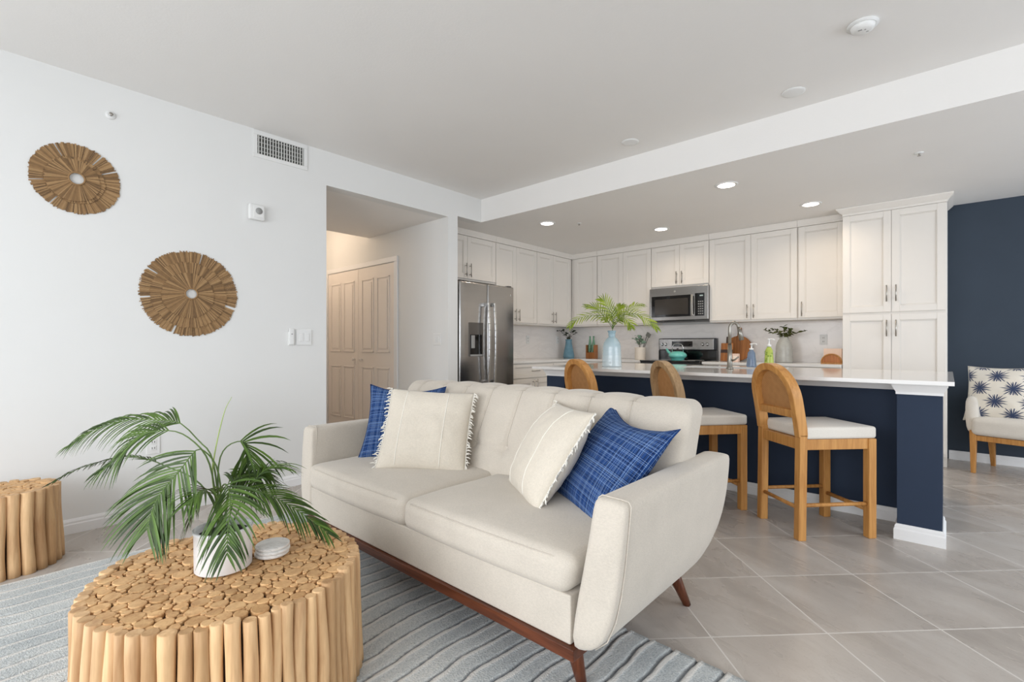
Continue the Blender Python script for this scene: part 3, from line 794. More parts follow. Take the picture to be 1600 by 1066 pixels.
ct = tag(mb.build('island_countertop', 'quartz', weld=True), 'long white quartz countertop on the navy island', 'countertop')
t2 = thing('sink', 'undermount stainless sink set into the island countertop', 'sink', (0, 0, 0))
MB().box(SX0 - .012, SX0, SY0 - .012, SY1 + .012, .70, .891).box(SX1, SX1 + .012, SY0 - .012, SY1 + .012, .70, .891).box(SX0, SX1, SY0 - .012, SY0, .70, .891).box(SX0, SX1, SY1, SY1 + .012, .70, .891).box(SX0, SX1, SY0, SY1, .69, .70).build('basin', 'steel', t2)
MB().lathe([(0, .704), (.04, .704), (.045, .7)], 20, (2.4, 4.36, 0)).build('drain', 'chrome', t2)

t = thing('faucet', 'tall brushed nickel gooseneck faucet standing on the island countertop', 'faucet', (2.525, 4.075, .914), 0)
MB().lathe([(.028, 0), (.028, .01), (.02, .02), (.018, .09), (.0155, .2)], 20).build('base', 'brushed', t)
pts = [(0, 0, .18), (0, 0, .31)]
for i in range(1, 13):
    a = PI * i / 12 * .93; pts.append((.03 - .03 * math.cos(a), (.03 - .03 * math.cos(a)) * .5, .32 + .056 * math.sin(a)))
MB().tube(pts, .0125, 12).build('spout', 'brushed', t)
e = pts[-1]; MB().tube([e, (e[0] + .009, e[1] + .004, e[2] - .04), (e[0] + .02, e[1] + .008, e[2] - .1)], [.0135, .017, .019], 12).build('spray_head', 'brushed', t)
MB().tube([(.015, 0, .07), (.04, -.01, .075), (.075, -.03, .10)], [.009, .007, .006], 8).build('lever', 'brushed', t)

# ------------------------------------------------------------------ plants
def catmull(ps, n):
    ps = [Vector(p) for p in ps]; P = [2 * ps[0] - ps[1]] + ps + [2 * ps[-1] - ps[-2]]; m = len(ps) - 1; out = []
    for k in range(n + 1):
        t_ = k / n * m; i = min(int(t_), m - 1); u = t_ - i; a, b, c, d_ = P[i:i + 4]
        out.append(.5 * (2 * b + (c - a) * u + (2 * a - 5 * b + 4 * c - d_) * u * u + (3 * b - a - 3 * c + d_) * u ** 3))
    return out
def frond(pts, start, L, wid, pairs, droop=.5, face=None, spread=1.0, side_w=(1, 1)):
    """feathery frond: rachis through pts, leaflets in pairs from fraction start on"""
    cu = catmull(pts, 60); mb = MB(); st = MB()
    st.tube(cu[::3] + [cu[-1]], [.003 * (1 - .75 * i / 21) for i in range(len(cu[::3]) + 1)], 6)
    for i in range(pairs):
        q = start + (1 - start) * (i + .5) / pairs; k = q * 60; a = int(min(k, 59)); p = cu[a].lerp(cu[a + 1], k - a)
        tg = (cu[min(a + 2, 60)] - cu[max(a - 1, 0)]).normalized()
        up = Vector((0, 0, 1)) if face is None else Vector(face)
        sd = tg.cross(up)
        if sd.length < .05: sd = tg.cross(Vector((.3, -.9, .2)))
        sd.normalize(); nr = sd.cross(tg).normalized()
        rel = (q - start) / (1 - start); ln = L * (.55 + 1.0 * math.sin(PI * min(1, rel * .85 + .12)) * .62) * (1 - .25 * rel)
        for s_ in (-1, 1):
            l = ln * random.uniform(.88, 1.1) * side_w[0 if s_ < 0 else 1]
            ang = R(random.uniform(50, 62) * spread - 26 * rel)
            dr_ = (tg * math.cos(ang) + sd * s_ * math.sin(ang) + nr * random.uniform(.02, .18)).normalized()
            ww = wid * random.uniform(.85, 1.1); b = p.copy(); dirv = dr_.copy(); row = []
            nn = 6
            for j in range(nn + 1):
                x = j / nn; wj = ww * (math.sin(PI * min(1, .18 + x * .82)) ** .8) if j < nn else .0004
                wv = dirv.cross(nr)
                if wv.length < .01: wv = tg.copy()
                wv.normalize(); dn = wv.cross(dirv).normalized()
                row.append((b - wv * wj / 2 + dn * wj * .12, b + Vector((0, 0, 0)), b + wv * wj / 2 + dn * wj * .12))
                dirv = (dirv + Vector((0, 0, -1)) * droop * (.22 + .25 * x) * l / .13).normalized(); b = b + dirv * l / nn
            vs = [v for r_ in row for v in r_]; fs = []
            for j in range(nn):
                o = j * 3; fs += [(o, o + 1, o + 4, o + 3), (o + 1, o + 2, o + 5, o + 4)]
            mb.add(vs, fs, True)
    return st, mb
pp = (2.12, .53, .4035)
t = thing('potted_palm', 'small palm with arching green fronds in a white pot on the log table', 'potted plant', pp)
MB().lathe([(.078, 0), (.08, .002), (.0815, .115), (.084, .119), (.084, .127), (.077, .127), (.075, .118), (.075, .105), (0, .105)], 40).build('pot', 'ceramic', t)
MB().lathe([(.0745, .1052), (.05, .110), (0, .112)], 24).build('soil', 'soil', t)
PF_ = {
'a': [(-0.005, -0.005, 0.105), (-0.024, -0.014, 0.272), (-0.049, -0.023, 0.353), (-0.088, -0.043, 0.39), (-0.148, -0.079, 0.446), (-0.214, -0.12, 0.456), (-0.312, -0.189, 0.454), (-0.411, -0.258, 0.422), (-0.501, -0.317, 0.36)],
'b': [(-0.009, -0.009, 0.105), (-0.019, -0.023, 0.269), (-0.031, -0.04, 0.351), (-0.058, -0.072, 0.403), (-0.089, -0.109, 0.432), (-0.132, -0.156, 0.433), (-0.164, -0.195, 0.413), (-0.187, -0.226, 0.365), (-0.231, -0.276, 0.309)],
'c': [(-0.005, -0.005, 0.105), (-0.042, -0.023, 0.213), (-0.107, -0.059, 0.274), (-0.187, -0.105, 0.302), (-0.258, -0.141, 0.322), (-0.34, -0.183, 0.328), (-0.431, -0.232, 0.309), (-0.544, -0.298, 0.267), (-0.652, -0.36, 0.206)],
'd': [(-0.009, -0.009, 0.099), (0.006, -0.01, 0.24), (0.013, -0.025, 0.325), (0.01, -0.052, 0.371), (0.01, -0.079, 0.382), (-0.002, -0.119, 0.325), (-0.007, -0.155, 0.28), (-0.001, -0.183, 0.233), (0.017, -0.201, 0.176)],
'e': [(-0.001, -0.002, 0.105), (-0.023, -0.009, 0.234), (-0.035, -0.001, 0.333), (-0.03, 0.025, 0.377), (-0.013, 0.066, 0.384), (-0.019, 0.086, 0.337), (-0.034, 0.101, 0.276), (-0.049, 0.117, 0.212)],
'f': [(0.002, 0.0, 0.099), (0.008, 0.009, 0.226), (0.025, 0.03, 0.243), (0.06, 0.067, 0.238), (0.092, 0.102, 0.222), (0.132, 0.144, 0.19), (0.18, 0.194, 0.141), (0.218, 0.236, 0.091)],
'g': [(-0.005, -0.005, 0.099), (0.014, -0.014, 0.233), (0.058, -0.014, 0.275), (0.105, -0.016, 0.252), (0.147, -0.028, 0.226), (0.185, -0.047, 0.168), (0.23, -0.063, 0.121)],
'h': [(0.002, 0.0, 0.103), (-0.008, 0.015, 0.211), (-0.027, 0.032, 0.249), (-0.037, 0.062, 0.266), (-0.037, 0.106, 0.264), (-0.032, 0.159, 0.243)],
'i': [(-0.011, -0.011, 0.103), (-0.016, -0.02, 0.197), (-0.032, -0.04, 0.24), (-0.046, -0.061, 0.201), (-0.052, -0.075, 0.159)]}
PF_['j'] = [(.006, .004, .1), (.03, -.02, .2), (.05, -.05, .26), (.07, -.085, .27), (.085, -.12, .245)]
PF_['k'] = [(-.006, .008, .1), (-.03, .04, .2), (-.05, .075, .26), (-.07, .12, .275), (-.09, .16, .25)]
PF_['l'] = [(.004, .01, .1), (.02, .05, .2), (.03, .09, .27), (.035, .14, .30), (.035, .19, .28)]
spec = {'a': (.50, .145, .0066, 30, .5, (.5, -.6, .75), .62), 'b': (.53, .13, .0062, 24, .6, (.5, -.6, .75), .7), 'c': (.45, .085, .006, 26, .5, None, .5), 'd': (.50, .20, .0076, 28, .26, (.6, -.7, .45), 1.05),
        'e': (.52, .16, .0075, 22, .4, (.6, -.7, .6), 1.0), 'f': (.30, .125, .0064, 26, .4, (.2, -.4, .9), .8), 'g': (.36, .15, .0078, 22, .4, (.6, -.7, .6), 1.0), 'h': (.4, .12, .0072, 18, .5, None, 1), 'i': (.5, .12, .0072, 14, .6, None, 1),
        'j': (.4, .11, .0072, 14, .5, None, 1), 'k': (.4, .11, .0072, 16, .5, None, 1), 'l': (.4, .11, .0072, 16, .5, None, 1)}
for k, pts in PF_.items():
    s0, L, wd, n, dr_, fc, spr = spec[k]
    st, mb = frond(pts, s0, L, wd, n, dr_, fc, spr)
    o = mb.build('frond', 'palm', t); st.build('stem', 'stem', o)
sp = catmull([(-0.001, -0.002, 0.105), (-0.028, -0.022, 0.267), (-0.03, -0.017, 0.353), (-0.014, 0.005, 0.483), (-0.002, 0.024, 0.536)], 20)
MB().tube(sp, [.0035 * (1 - .8 * i / 20) for i in range(21)], 6).build('spear_leaf', plain('spear_green', (150, 170, 92), .5), t)

# tall blue vase with cut palm on the island
t = thing('tall_blue_vase', 'tall pale blue glazed vase on the island holding cut palm fronds', 'vase', (1.562, 3.877, .914))
prof = [(.083, 0), (.0875, .004)]
for i in range(22):
    q = i / 21; r_ = .0875 - .012 * q if q < .62 else .0875 - .012 * q - .048 * ((q - .62) / .38) ** 2.4
    prof.append((r_ + .0018 * math.sin(i * 2.4), .006 + .265 * q))
prof += [(.033, .285), (.031, .3), (.036, .315), (.04, .322), (.037, .326), (.03, .32), (.028, .29), (.028, .2), (0, .2)]
MB().lathe(prof, 40).build('vessel', 'bluevase', t)
VF = {'a': [(-0.028, -0.049, 0.336), (-0.032, -0.076, 0.393), (-0.099, -0.163, 0.45), (-0.168, -0.254, 0.454), (-0.231, -0.343, 0.413), (-0.254, -0.398, 0.355)],
'b': [(-0.042, -0.026, 0.337), (-0.083, -0.034, 0.408), (-0.149, -0.059, 0.504), (-0.204, -0.071, 0.547), (-0.283, -0.101, 0.562)],
'c': [(-0.037, -0.033, 0.337), (-0.042, -0.025, 0.442), (-0.073, -0.04, 0.525), (-0.106, -0.053, 0.596), (-0.143, -0.069, 0.621)],
'd': [(-0.042, -0.026, 0.337), (-0.022, 0.02, 0.426), (-0.004, 0.07, 0.48), (0.035, 0.143, 0.529), (0.069, 0.214, 0.568), (0.108, 0.291, 0.57)],
'e': [(-0.03, -0.046, 0.336), (0.032, -0.006, 0.44), (0.095, 0.032, 0.474), (0.162, 0.073, 0.473), (0.216, 0.1, 0.432), (0.271, 0.126, 0.391), (0.313, 0.139, 0.333)],
'f': [(-0.021, -0.061, 0.336), (0.036, -0.058, 0.409), (0.086, -0.069, 0.435), (0.152, -0.073, 0.393), (0.193, -0.104, 0.341)],
'g': [(-0.043, -0.024, 0.337), (-0.038, 0.013, 0.449), (-0.026, 0.062, 0.516), (-0.028, 0.101, 0.56)],
'h': [(-0.017, -0.068, 0.335), (0.012, -0.107, 0.408), (0.007, -0.187, 0.45), (0.015, -0.263, 0.413)]}
for k, pts in VF.items():
    pts = [(0, 0, .215)] + [(x + .038, y + .043, z) for x, y, z in pts]
    st, mb = frond(pts, .36, .105, .0095, 15, .35, (.3, -.7, .8), .9)
    o = mb.build('frond', 'palm2', t); st.build('stem', 'stem', o)

def sprig(t, pts, mat, n, ll, lw, stemr=.0022):
    cu = catmull(pts, 20); mb = MB(); s_ = MB().tube(cu, [stemr * (1 - .5 * i / 20) for i in range(21)], 5)
    for i in range(n):
        q = .35 + .65 * (i + .5) / n; p = cu[int(q * 20)]
        tg = (cu[min(20, int(q * 20) + 1)] - cu[max(0, int(q * 20) - 1)]).normalized()
        a = random.uniform(0, 2 * PI); v = Vector((math.cos(a), math.sin(a), random.uniform(-.2, .7))); d_ = (v + tg * .5).normalized()
        wv = d_.cross(Vector((random.random(), random.random(), 1))).normalized(); up = wv.cross(d_)
        L_, W_ = ll * random.uniform(.75, 1.2), lw * random.uniform(.8, 1.2); rows = []
        for j in range(6):
            x = j / 5; w_ = W_ * math.sin(PI * (.06 + .94 * x) * .98) * .5; c = p + d_ * L_ * x - Vector((0, 0, 1)) * L_ * .25 * x * x
            rows += [c - wv * w_ + up * w_ * .25, c, c + wv * w_ + up * w_ * .25]
        fs = []
        for j in range(5): o = j * 3; fs += [(o, o + 1, o + 4, o + 3), (o + 1, o + 2, o + 5, o + 4)]
        mb.add(rows, fs, True)
    o = mb.build('sprig', mat, t); s_.build('stem', plain('twig', (92, 74, 48), .7), o)

t = thing('blue_glass_vase', 'slim blue glass vase with dark leafy sprigs in the counter corner', 'vase', (-.49, 6.1, .914))
MB().lathe([(.078, 0), (.088, .01), (.086, .04), (.07, .12), (.055, .19), (.047, .25), (.052, .285), (.048, .285), (.042, .25), (.05, .19), (.064, .12), (.078, .03), (0, .02)], 28).build('vessel', 'bluglass', t)
for e in ((-.22, -.02, .43), (-.10, -.03, .42), (.06, .05, .42), (.17, -.04, .38), (.0, -.1, .37)):
    sprig(t, [(0, 0, .05), (e[0] * .12, e[1] * .12, .28), (e[0] * .6, e[1] * .6, .28 + (e[2] - .28) * .8), e], 'dark_leaf', 9, .06, .03)

t = thing('bud_vase_rack', 'wooden rack holding green glass bud vases on the back counter', 'bottle rack', (-.108, 6.15, .914))
MB().box(-.075, .075, -.05, .05, 0, .09).box(-.075, -.06, -.05, .05, .09, .2).box(.06, .075, -.05, .05, .09, .2).build('rack', 'acacia', t, bevel=.003)
for x in (-.03, .032): MB().lathe([(.022, .091), (.026, .12), (.026, .2), (.018, .25), (.012, .29), (.012, .33)], 18, (x, 0, 0)).build('bud_vase', 'grnglass', t)

t = thing('utensil_crock', 'cream crock of utensils and pale greenery left of the range', 'crock', (.675, 6.15, .914))
MB().lathe([(.068, 0), (.072, .005), (.074, .16), (.076, .168), (.07, .168), (.068, .02), (0, .02)], 32).build('crock', 'terra', t)
for k, (a, L) in enumerate(((.2, .3), (2.2, .28), (.9, .32))):
    mb = MB(); e = (math.cos(a) * .09 + .03, math.sin(a) * .03, L); mb.tube([(0, 0, .03), (e[0] * .5, e[1] * .5, L * .55), e], .006, 8)
    mb.bar(e, (e[0] + .025, e[1], e[2] + .05), .035, .008, (0, 1, 0)).build('utensil', plain('grey_utensil', (120, 118, 112), .5), t)
for e in ((-.06, -.02, .28), (0, -.05, .31), (-.03, .03, .3), (.04, -.03, .27)):
    sprig(t, [(0, 0, .1), (e[0] * .4, e[1] * .4, .2), (e[0] * .9, e[1] * .9, e[2] * .93), e], 'pale_leaf', 7, .07, .05)

t = thing('tea_kettle', 'teal enamel tea kettle standing on the black cooktop', 'kettle', (1.272, 6.0, .918))
pr = [(.07, .0), (.085, .004)] + [(.112 * math.cos(R(a)), .06 + .058 * math.sin(R(a))) for a in range(-45, 86, 10)] + [(0, .119)]
MB().lathe(pr, 36).build('body', 'teal', t)
MB().tube([(-.09, 0, .075), (-.125, 0, .105), (-.15, 0, .145)], [.022, .016, .012], 12).build('spout', 'teal', t)
MB().lathe([(.045, .116), (.045, .121), (.02, .126), (.008, .13), (.012, .142), (.012, .15), (0, .152)], 20).build('lid', 'black', t)
MB().tube([(-.07, 0, .105), (-.075, 0, .16), (-.05, 0, .2), (0, 0, .212), (.05, 0, .2), (.075, 0, .16), (.07, 0, .105)], .006, 8).build('handle', 'chrome', t)

t = thing('cutting_board', 'round striped wooden cutting board leaning on the backsplash behind the faucet', 'cutting board', (1.925, 6.21, .9195)); t.rotation_euler = (R(-14), 0, 0)
mb = MB(); n = 40; vs = []
out = [(.157 * math.cos(2 * PI * i / n), .157 + .157 * math.sin(2 * PI * i / n)) for i in range(n)]
for y in (0, .02): vs += [(x, y, z) for x, z in out]
mb.add(vs, [(i, (i + 1) % n, n + (i + 1) % n, n + i) for i in range(n)] + [tuple(range(n))[::-1], tuple(range(n, 2 * n))])
mb.build('board', 'acacia', t, bevel=.003)
MB().box(-.022, .022, 0, .02, .3, .42).build('grip', 'acacia', t, bevel=.006)
t = thing('bread_stand', 'small dark-banded wooden paddle standing in front of the round board', 'serving board', (1.84, 6.08, .9175)); t.rotation_euler = (R(-10), 0, 0)
MB().box(-.07, .07, 0, .015, 0, .22).build('board', 'acacia', t, bevel=.003)
MB().box(-.07, .07, -.002, -.0002, .1, .14).build('dark_band', plain('dark_band', (52, 30, 24), .5), t)
MB().box(-.013, .013, 0, .015, .22, .3).build('grip', plain('grip_dark', (52, 36, 26), .5), t, bevel=.004)
t = thing('candle_box', 'small pale pink box on the counter beside the faucet', 'box', (1.985, 5.98, .914))
MB().box(-.032, .032, -.032, .032, 0, .095).build('box', plain('pink_card', (236, 206, 190), .6), t, bevel=.003)
MB().box(-.02, .02, -.0335, -.0318, .03, .07).build('box_label', plain('label_card', (242, 228, 214), .6), t)

def soap(name, label, loc, mat, r, h):
    t = thing(name, label, 'soap bottle', loc)
    MB().lathe([(r * .93, 0), (r, .006), (r * .97, h * .1), (r * .86, h * .4), (r * .72, h * .72), (r * .5, h * .8), (r * .4, h * .82), (r * .4, h * .86), (0, h * .86)], 28).build('bottle', mat, t)
    MB().lathe([(r * .44, h * .86), (r * .44, h * .95), (r * .16, h * .96), (r * .16, h * 1.12), (r * .3, h * 1.13), (r * .3, h * 1.2), (0, h * 1.2)], 16).tube([(0, 0, h * 1.17), (r * .9, -r * .2, h * 1.17), (r * 1.1, -r * .25, h * 1.13)], r * .14, 8).build('pump', 'white_plastic', t)
    return t
soap('soap_dispenser', 'blue-grey pump soap bottle standing on the island behind the sink', (2.535, 4.62, .914), 'soapblue', .042, .175)
t = soap('soap_dispenser', 'bright lime green pump soap bottle right of the blue-grey soap bottle', (2.672, 4.64, .914), 'soapgreen', .04, .21)
mb = MB()
for i in range(9):
    a = R(random.uniform(200, 340)); z = random.uniform(.05, .14)
    mb.lathe([(0, .0006), (.006, .0006), (.006, 0)], 8, (0, 0, 0))
    o = len(mb.v) - 24
    rot = Matrix.Translation((.0365 * math.cos(a), .0365 * math.sin(a), z)) @ Matrix.Rotation(a, 4, 'Z') @ Matrix.Rotation(R(90), 4, 'Y')
    for q in range(o, len(mb.v)): mb.v[q] = tuple(rot @ Vector(mb.v[q]))
mb.build('printed_flowers', plain('print_green', (110, 150, 40), .4), t)

t = thing('ribbed_glass_vase', 'ribbed clear grey glass vase with olive sprigs right of the soap bottles', 'vase', (2.462, 6.1, .914))
prof = [(.085, 0), (.09, .004)]
for i in range(26):
    q = i / 25; r_ = .09 - .012 * q if q < .6 else .0828 - .012 * (q - .6) - .036 * ((q - .6) / .4) ** 2.2
    prof.append((r_ + .0, .006 + .262 * q))
prof = [(r_ + (.003 if i % 2 else 0), z) for i, (r_, z) in enumerate(prof)]
prof += [(.044, .285), (.04, .285), (.04, .26), (.06, .22), (.078, .14), (.084, .02), (0, .015)]
MB().lathe(prof, 40).build('vessel', 'clrglass', t)
for e in ((-.21, -.03, .37), (-.12, .03, .38), (0, -.03, .4), (.1, .0, .33), (.22, -.04, .35), (.05, .05, .37), (-.05, -.08, .34)):
    sprig(t, [(0, 0, .08), (e[0] * .1, e[1] * .1, .27), (e[0] * .6, e[1] * .6, .27 + (e[2] - .27) * .75), e], 'eucal', 11, .055, .028)

t = thing('napkin_holder', 'wooden half-round napkin holder on the counter by the pantry', 'napkin holder', (2.925, 6.04, .914))
def half(r_, y0, y1, rin=0):
    n = 20; vs = []
    for y in (y0, y1):
        vs += [(r_ * math.cos(PI * i / n), y, .012 + .95 * r_ * math.sin(PI * i / n)) for i in range(n + 1)]
    k = n + 1
    return MB().add(vs, [tuple(range(k)), tuple(range(k, 2 * k))[::-1]] + [(i, k + i, k + (i + 1) % k, (i + 1) % k) for i in range(k)])
MB().box(-.095, .095, -.035, .05, 0, .012).build('base', 'oak', t, bevel=.002)
half(.09, -.03, -.02).build('front_plate', wood('orange_oak', (196, 128, 74), (150, 88, 44), 2, .45), t, bevel=.002)
half(.09, .033, .043).build('back_plate', 'oak', t, bevel=.002)
MB().tube([(.09 * math.cos(PI * i / 24), -.032, .014 + .0855 * math.sin(PI * i / 24)) for i in range(25)], .007, 8).build('rim', 'oak', t)
tag(MB().box(2.853, 3.015, 6.025, 6.068, .9268, 1.072).build('napkins', plain('blush_paper', (242, 216, 198), .8), bevel=.003), 'blush paper napkins standing in the wooden half-round holder', 'napkins')

# ------------------------------------------------------------------ counter stools
def make_stool():
    t = thing('counter_stool', '', 'stool')
    W, D, S = .2, .235, .046           # half width, half depth, leg section
    for x in (-1, 1):
        MB().bar((x * (W - S / 2), D - S / 2, 0), (x * (W - S / 2), D - S / 2, .572), S, S, (0, 1, 0)).build('leg', 'oak', t, bevel=.004)
        MB().bar((x * (W - S / 2), -D + S / 2 - .002, 0), (x * (W - S / 2), -D + S / 2 + .006, .60), S, S, (0, 1, 0)).build('leg', 'oak', t, bevel=.004)
    ap = MB()
    for x in (-1, 1): ap.box(x * (W - S / 2) - .014, x * (W - S / 2) + .014, -D + S, D - S, .512, .572)
    ap.box(-W + S, W - S, D - S / 2 - .014, D - S / 2 + .014, .512, .572).box(-W + S, W - S, -D + S / 2 - .01, -D + S / 2 + .018, .512, .572)
    ap.build('seat_rail', 'oak', t, bevel=.002)
    for x in (-1, 1): MB().tube([(x * (W - S / 2), -D + S * .8, .195), (x * (W - S / 2), D - S * .8, .195)], .011, 10).build('stretcher', 'oak', t)
    MB().tube([(-W + S * .8, D - S / 2, .155), (W - S * .8, D - S / 2, .155)], .012, 10).build('stretcher', 'oak', t)
    MB().tube([(-W + S * .8, -D + S / 2, .175), (W - S * .8, -D + S / 2, .175)], .011, 10).build('stretcher', 'oak', t)
    # cushion
    c = rbox(W + .002, (2 * D - .042) / 2, .034, .016, 4, 8)
    c.v = [(x, y, z + .008 * max(0, 1 - (x / W) ** 2) * max(0, 1 - (y / .2) ** 2) * (z > 0)) for x, y, z in c.v]
    o = c.build('seat', 'seatfab', t, weld=True); o.location = (0, .022, .607)
    # arched back frame, leaning back
    def lean(x, z): 
        q = max(0, (z - .585) / .415); return (x, -D + S / 2 + .006 - .055 * q - .02 * q * q, z)
    ro, th, dp = W, .042, .058; path = []
    zc = .80
    for z in (.585, .62, .66, .70, .75): path.append((-(ro - th / 2), z, -1, 0))
    for i in range(25):
        a = PI - PI * i / 24; path.append(((ro - th / 2) * math.cos(a), zc + (ro - th / 2) * math.sin(a), math.cos(a), math.sin(a)))
    for z in (.75, .70, .66, .62, .585): path.append(((ro - th / 2), z, 1, 0))
    vs = []
    for x, z, nx, nz in path:
        for u, v in ((-1, -1), (1, -1), (1, 1), (-1, 1)):
            b = lean(x + nx * u * th / 2, z + nz * u * th / 2); vs.append((b[0], b[1] + v * dp / 2, b[2]))
    fs = []; k = len(path)
    for i in range(k - 1):
        for j in range(4): fs.append((i * 4 + j, i * 4 + (j + 1) % 4, (i + 1) * 4 + (j + 1) % 4, (i + 1) * 4 + j))
    fs += [(3, 2, 1, 0), ((k - 1) * 4, (k - 1) * 4 + 1, (k - 1) * 4 + 2, (k - 1) * 4 + 3)]
    MB().add(vs, fs).build('back_frame', 'oak', t, bevel=.004)
    a, b = lean(0, .69), lean(0, .735)
    MB().bar((0, a[1], a[2]), (0, b[1], b[2]), 2 * (ro - th), .03, (0, 1, 0)).build('crossbar', 'oak', t, bevel=.003)
    # cane panel
    ri = ro - th + .002; out = [(-ri, .733), (ri, .733)] + [(ri * math.cos(PI * i / 24), zc + ri * math.sin(PI * i / 24)) for i in range(25)]
    vs = []
    for dy in (-.004, .004): vs += [(lean(x, z)[0], lean(x, z)[1] + dy, z) for x, z in out]
    k = len(out)
    # split as strips so the panel follows the lean
    mb = MB(); rows = [.733 + (zc - .733) * i / 3 for i in range(4)] + [zc + ri * math.sin(PI / 2 * i / 10) for i in range(1, 11)]
    vs = []
    for z in rows:
        hw = ri if z <= zc else math.sqrt(max(0, ri * ri - (z - zc) ** 2)) + .0005
        for x, dy in ((-hw, .012), (hw, .012), (hw, .02), (-hw, .02)): p = lean(x, z); vs.append((p[0], p[1] + dy, p[2]))
    fs = []
    for i in range(len(rows) - 1):
        for j in range(4): fs.append((i * 4 + j, i * 4 + (j + 1) % 4, (i + 1) * 4 + (j + 1) % 4, (i + 1) * 4 + j))
    MB().add(vs, fs).build('cane_panel', 'cane', t)
    return t
s1 = make_stool()
stools = [(s1, 3.2235, 3.416, -43, 'honey oak counter stool with arched cane back, fully in view nearest the white island post'),
          (copy_thing(s1), 2.53, 3.415, -40, 'counter stool with arched cane back and window light tinted into its oak frame, half hidden by the sofa arm'),
          (copy_thing(s1), 1.79, 3.40, -25, 'counter stool showing only its arched top above the sofa, left of the blue vase')]
for o, x, y, a, lb in stools:
    o.location = (x, y, 0); o.rotation_euler = (0, 0, R(a)); tag(o, lb, 'stool', 'counter stools along the island')
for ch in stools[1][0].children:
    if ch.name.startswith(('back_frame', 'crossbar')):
        ch.data = ch.data.copy(); ch.data.materials[0] = M['oaksheen']  # same oak as the legs; window light on the back is painted greyer

# ------------------------------------------------------------------ rug
RX0, RX1, RY0, RY1 = .64, 3.72, -1.3, 1.677
nx, ny = 640, 150; bands = 35; per = (RX1 - RX0) / bands
vs, tv = [], []
for j in range(ny + 1):
    y = RY0 + (RY1 - RY0) * j / ny
    for i in range(nx + 1):
        x = RX0 + (RX1 - RX0) * i / nx
        n = noise.noise(Vector((x * 1.1, y * 2.2, 0))) * .05 + noise.noise(Vector((x * 3, y * 11, 5))) * .012 + .10 * (y - RY1) * 0.0
        u = (x + n - RX0) / per; fr = u - math.floor(u); rnd = noise.noise(Vector((math.floor(u) * 3.1, y * 5, 9)))
        e = min(fr, 1 - fr) * per
        h = .016
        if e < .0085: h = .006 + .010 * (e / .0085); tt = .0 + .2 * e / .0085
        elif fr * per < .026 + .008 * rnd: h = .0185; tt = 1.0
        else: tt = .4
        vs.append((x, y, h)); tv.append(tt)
fs = [(j * (nx + 1) + i, j * (nx + 1) + i + 1, (j + 1) * (nx + 1) + i + 1, (j + 1) * (nx + 1) + i) for j in range(ny) for i in range(nx)]
mb = MB().add(vs, fs, True)
# edge skirt
ring_ = [i for i in range(nx + 1)] + [j * (nx + 1) + nx for j in range(1, ny + 1)] + [ny * (nx + 1) + i for i in range(nx - 1, -1, -1)] + [j * (nx + 1) for j in range(ny - 1, 0, -1)]
o0 = len(mb.v)
for q in ring_: mb.v.append((vs[q][0], vs[q][1], .0005)); tv.append(.4)
k = len(ring_)
for i in range(k): mb.f.append([ring_[(i + 1) % k], ring_[i], o0 + i, o0 + (i + 1) % k]); mb.sm.append(False)
rug = mb.build('area_rug', 'rug')
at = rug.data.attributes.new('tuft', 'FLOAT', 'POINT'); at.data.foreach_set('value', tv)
tag(rug, 'grey-blue area rug with wavy carved ridges under the sofa and table', 'rug')
RT = .0185

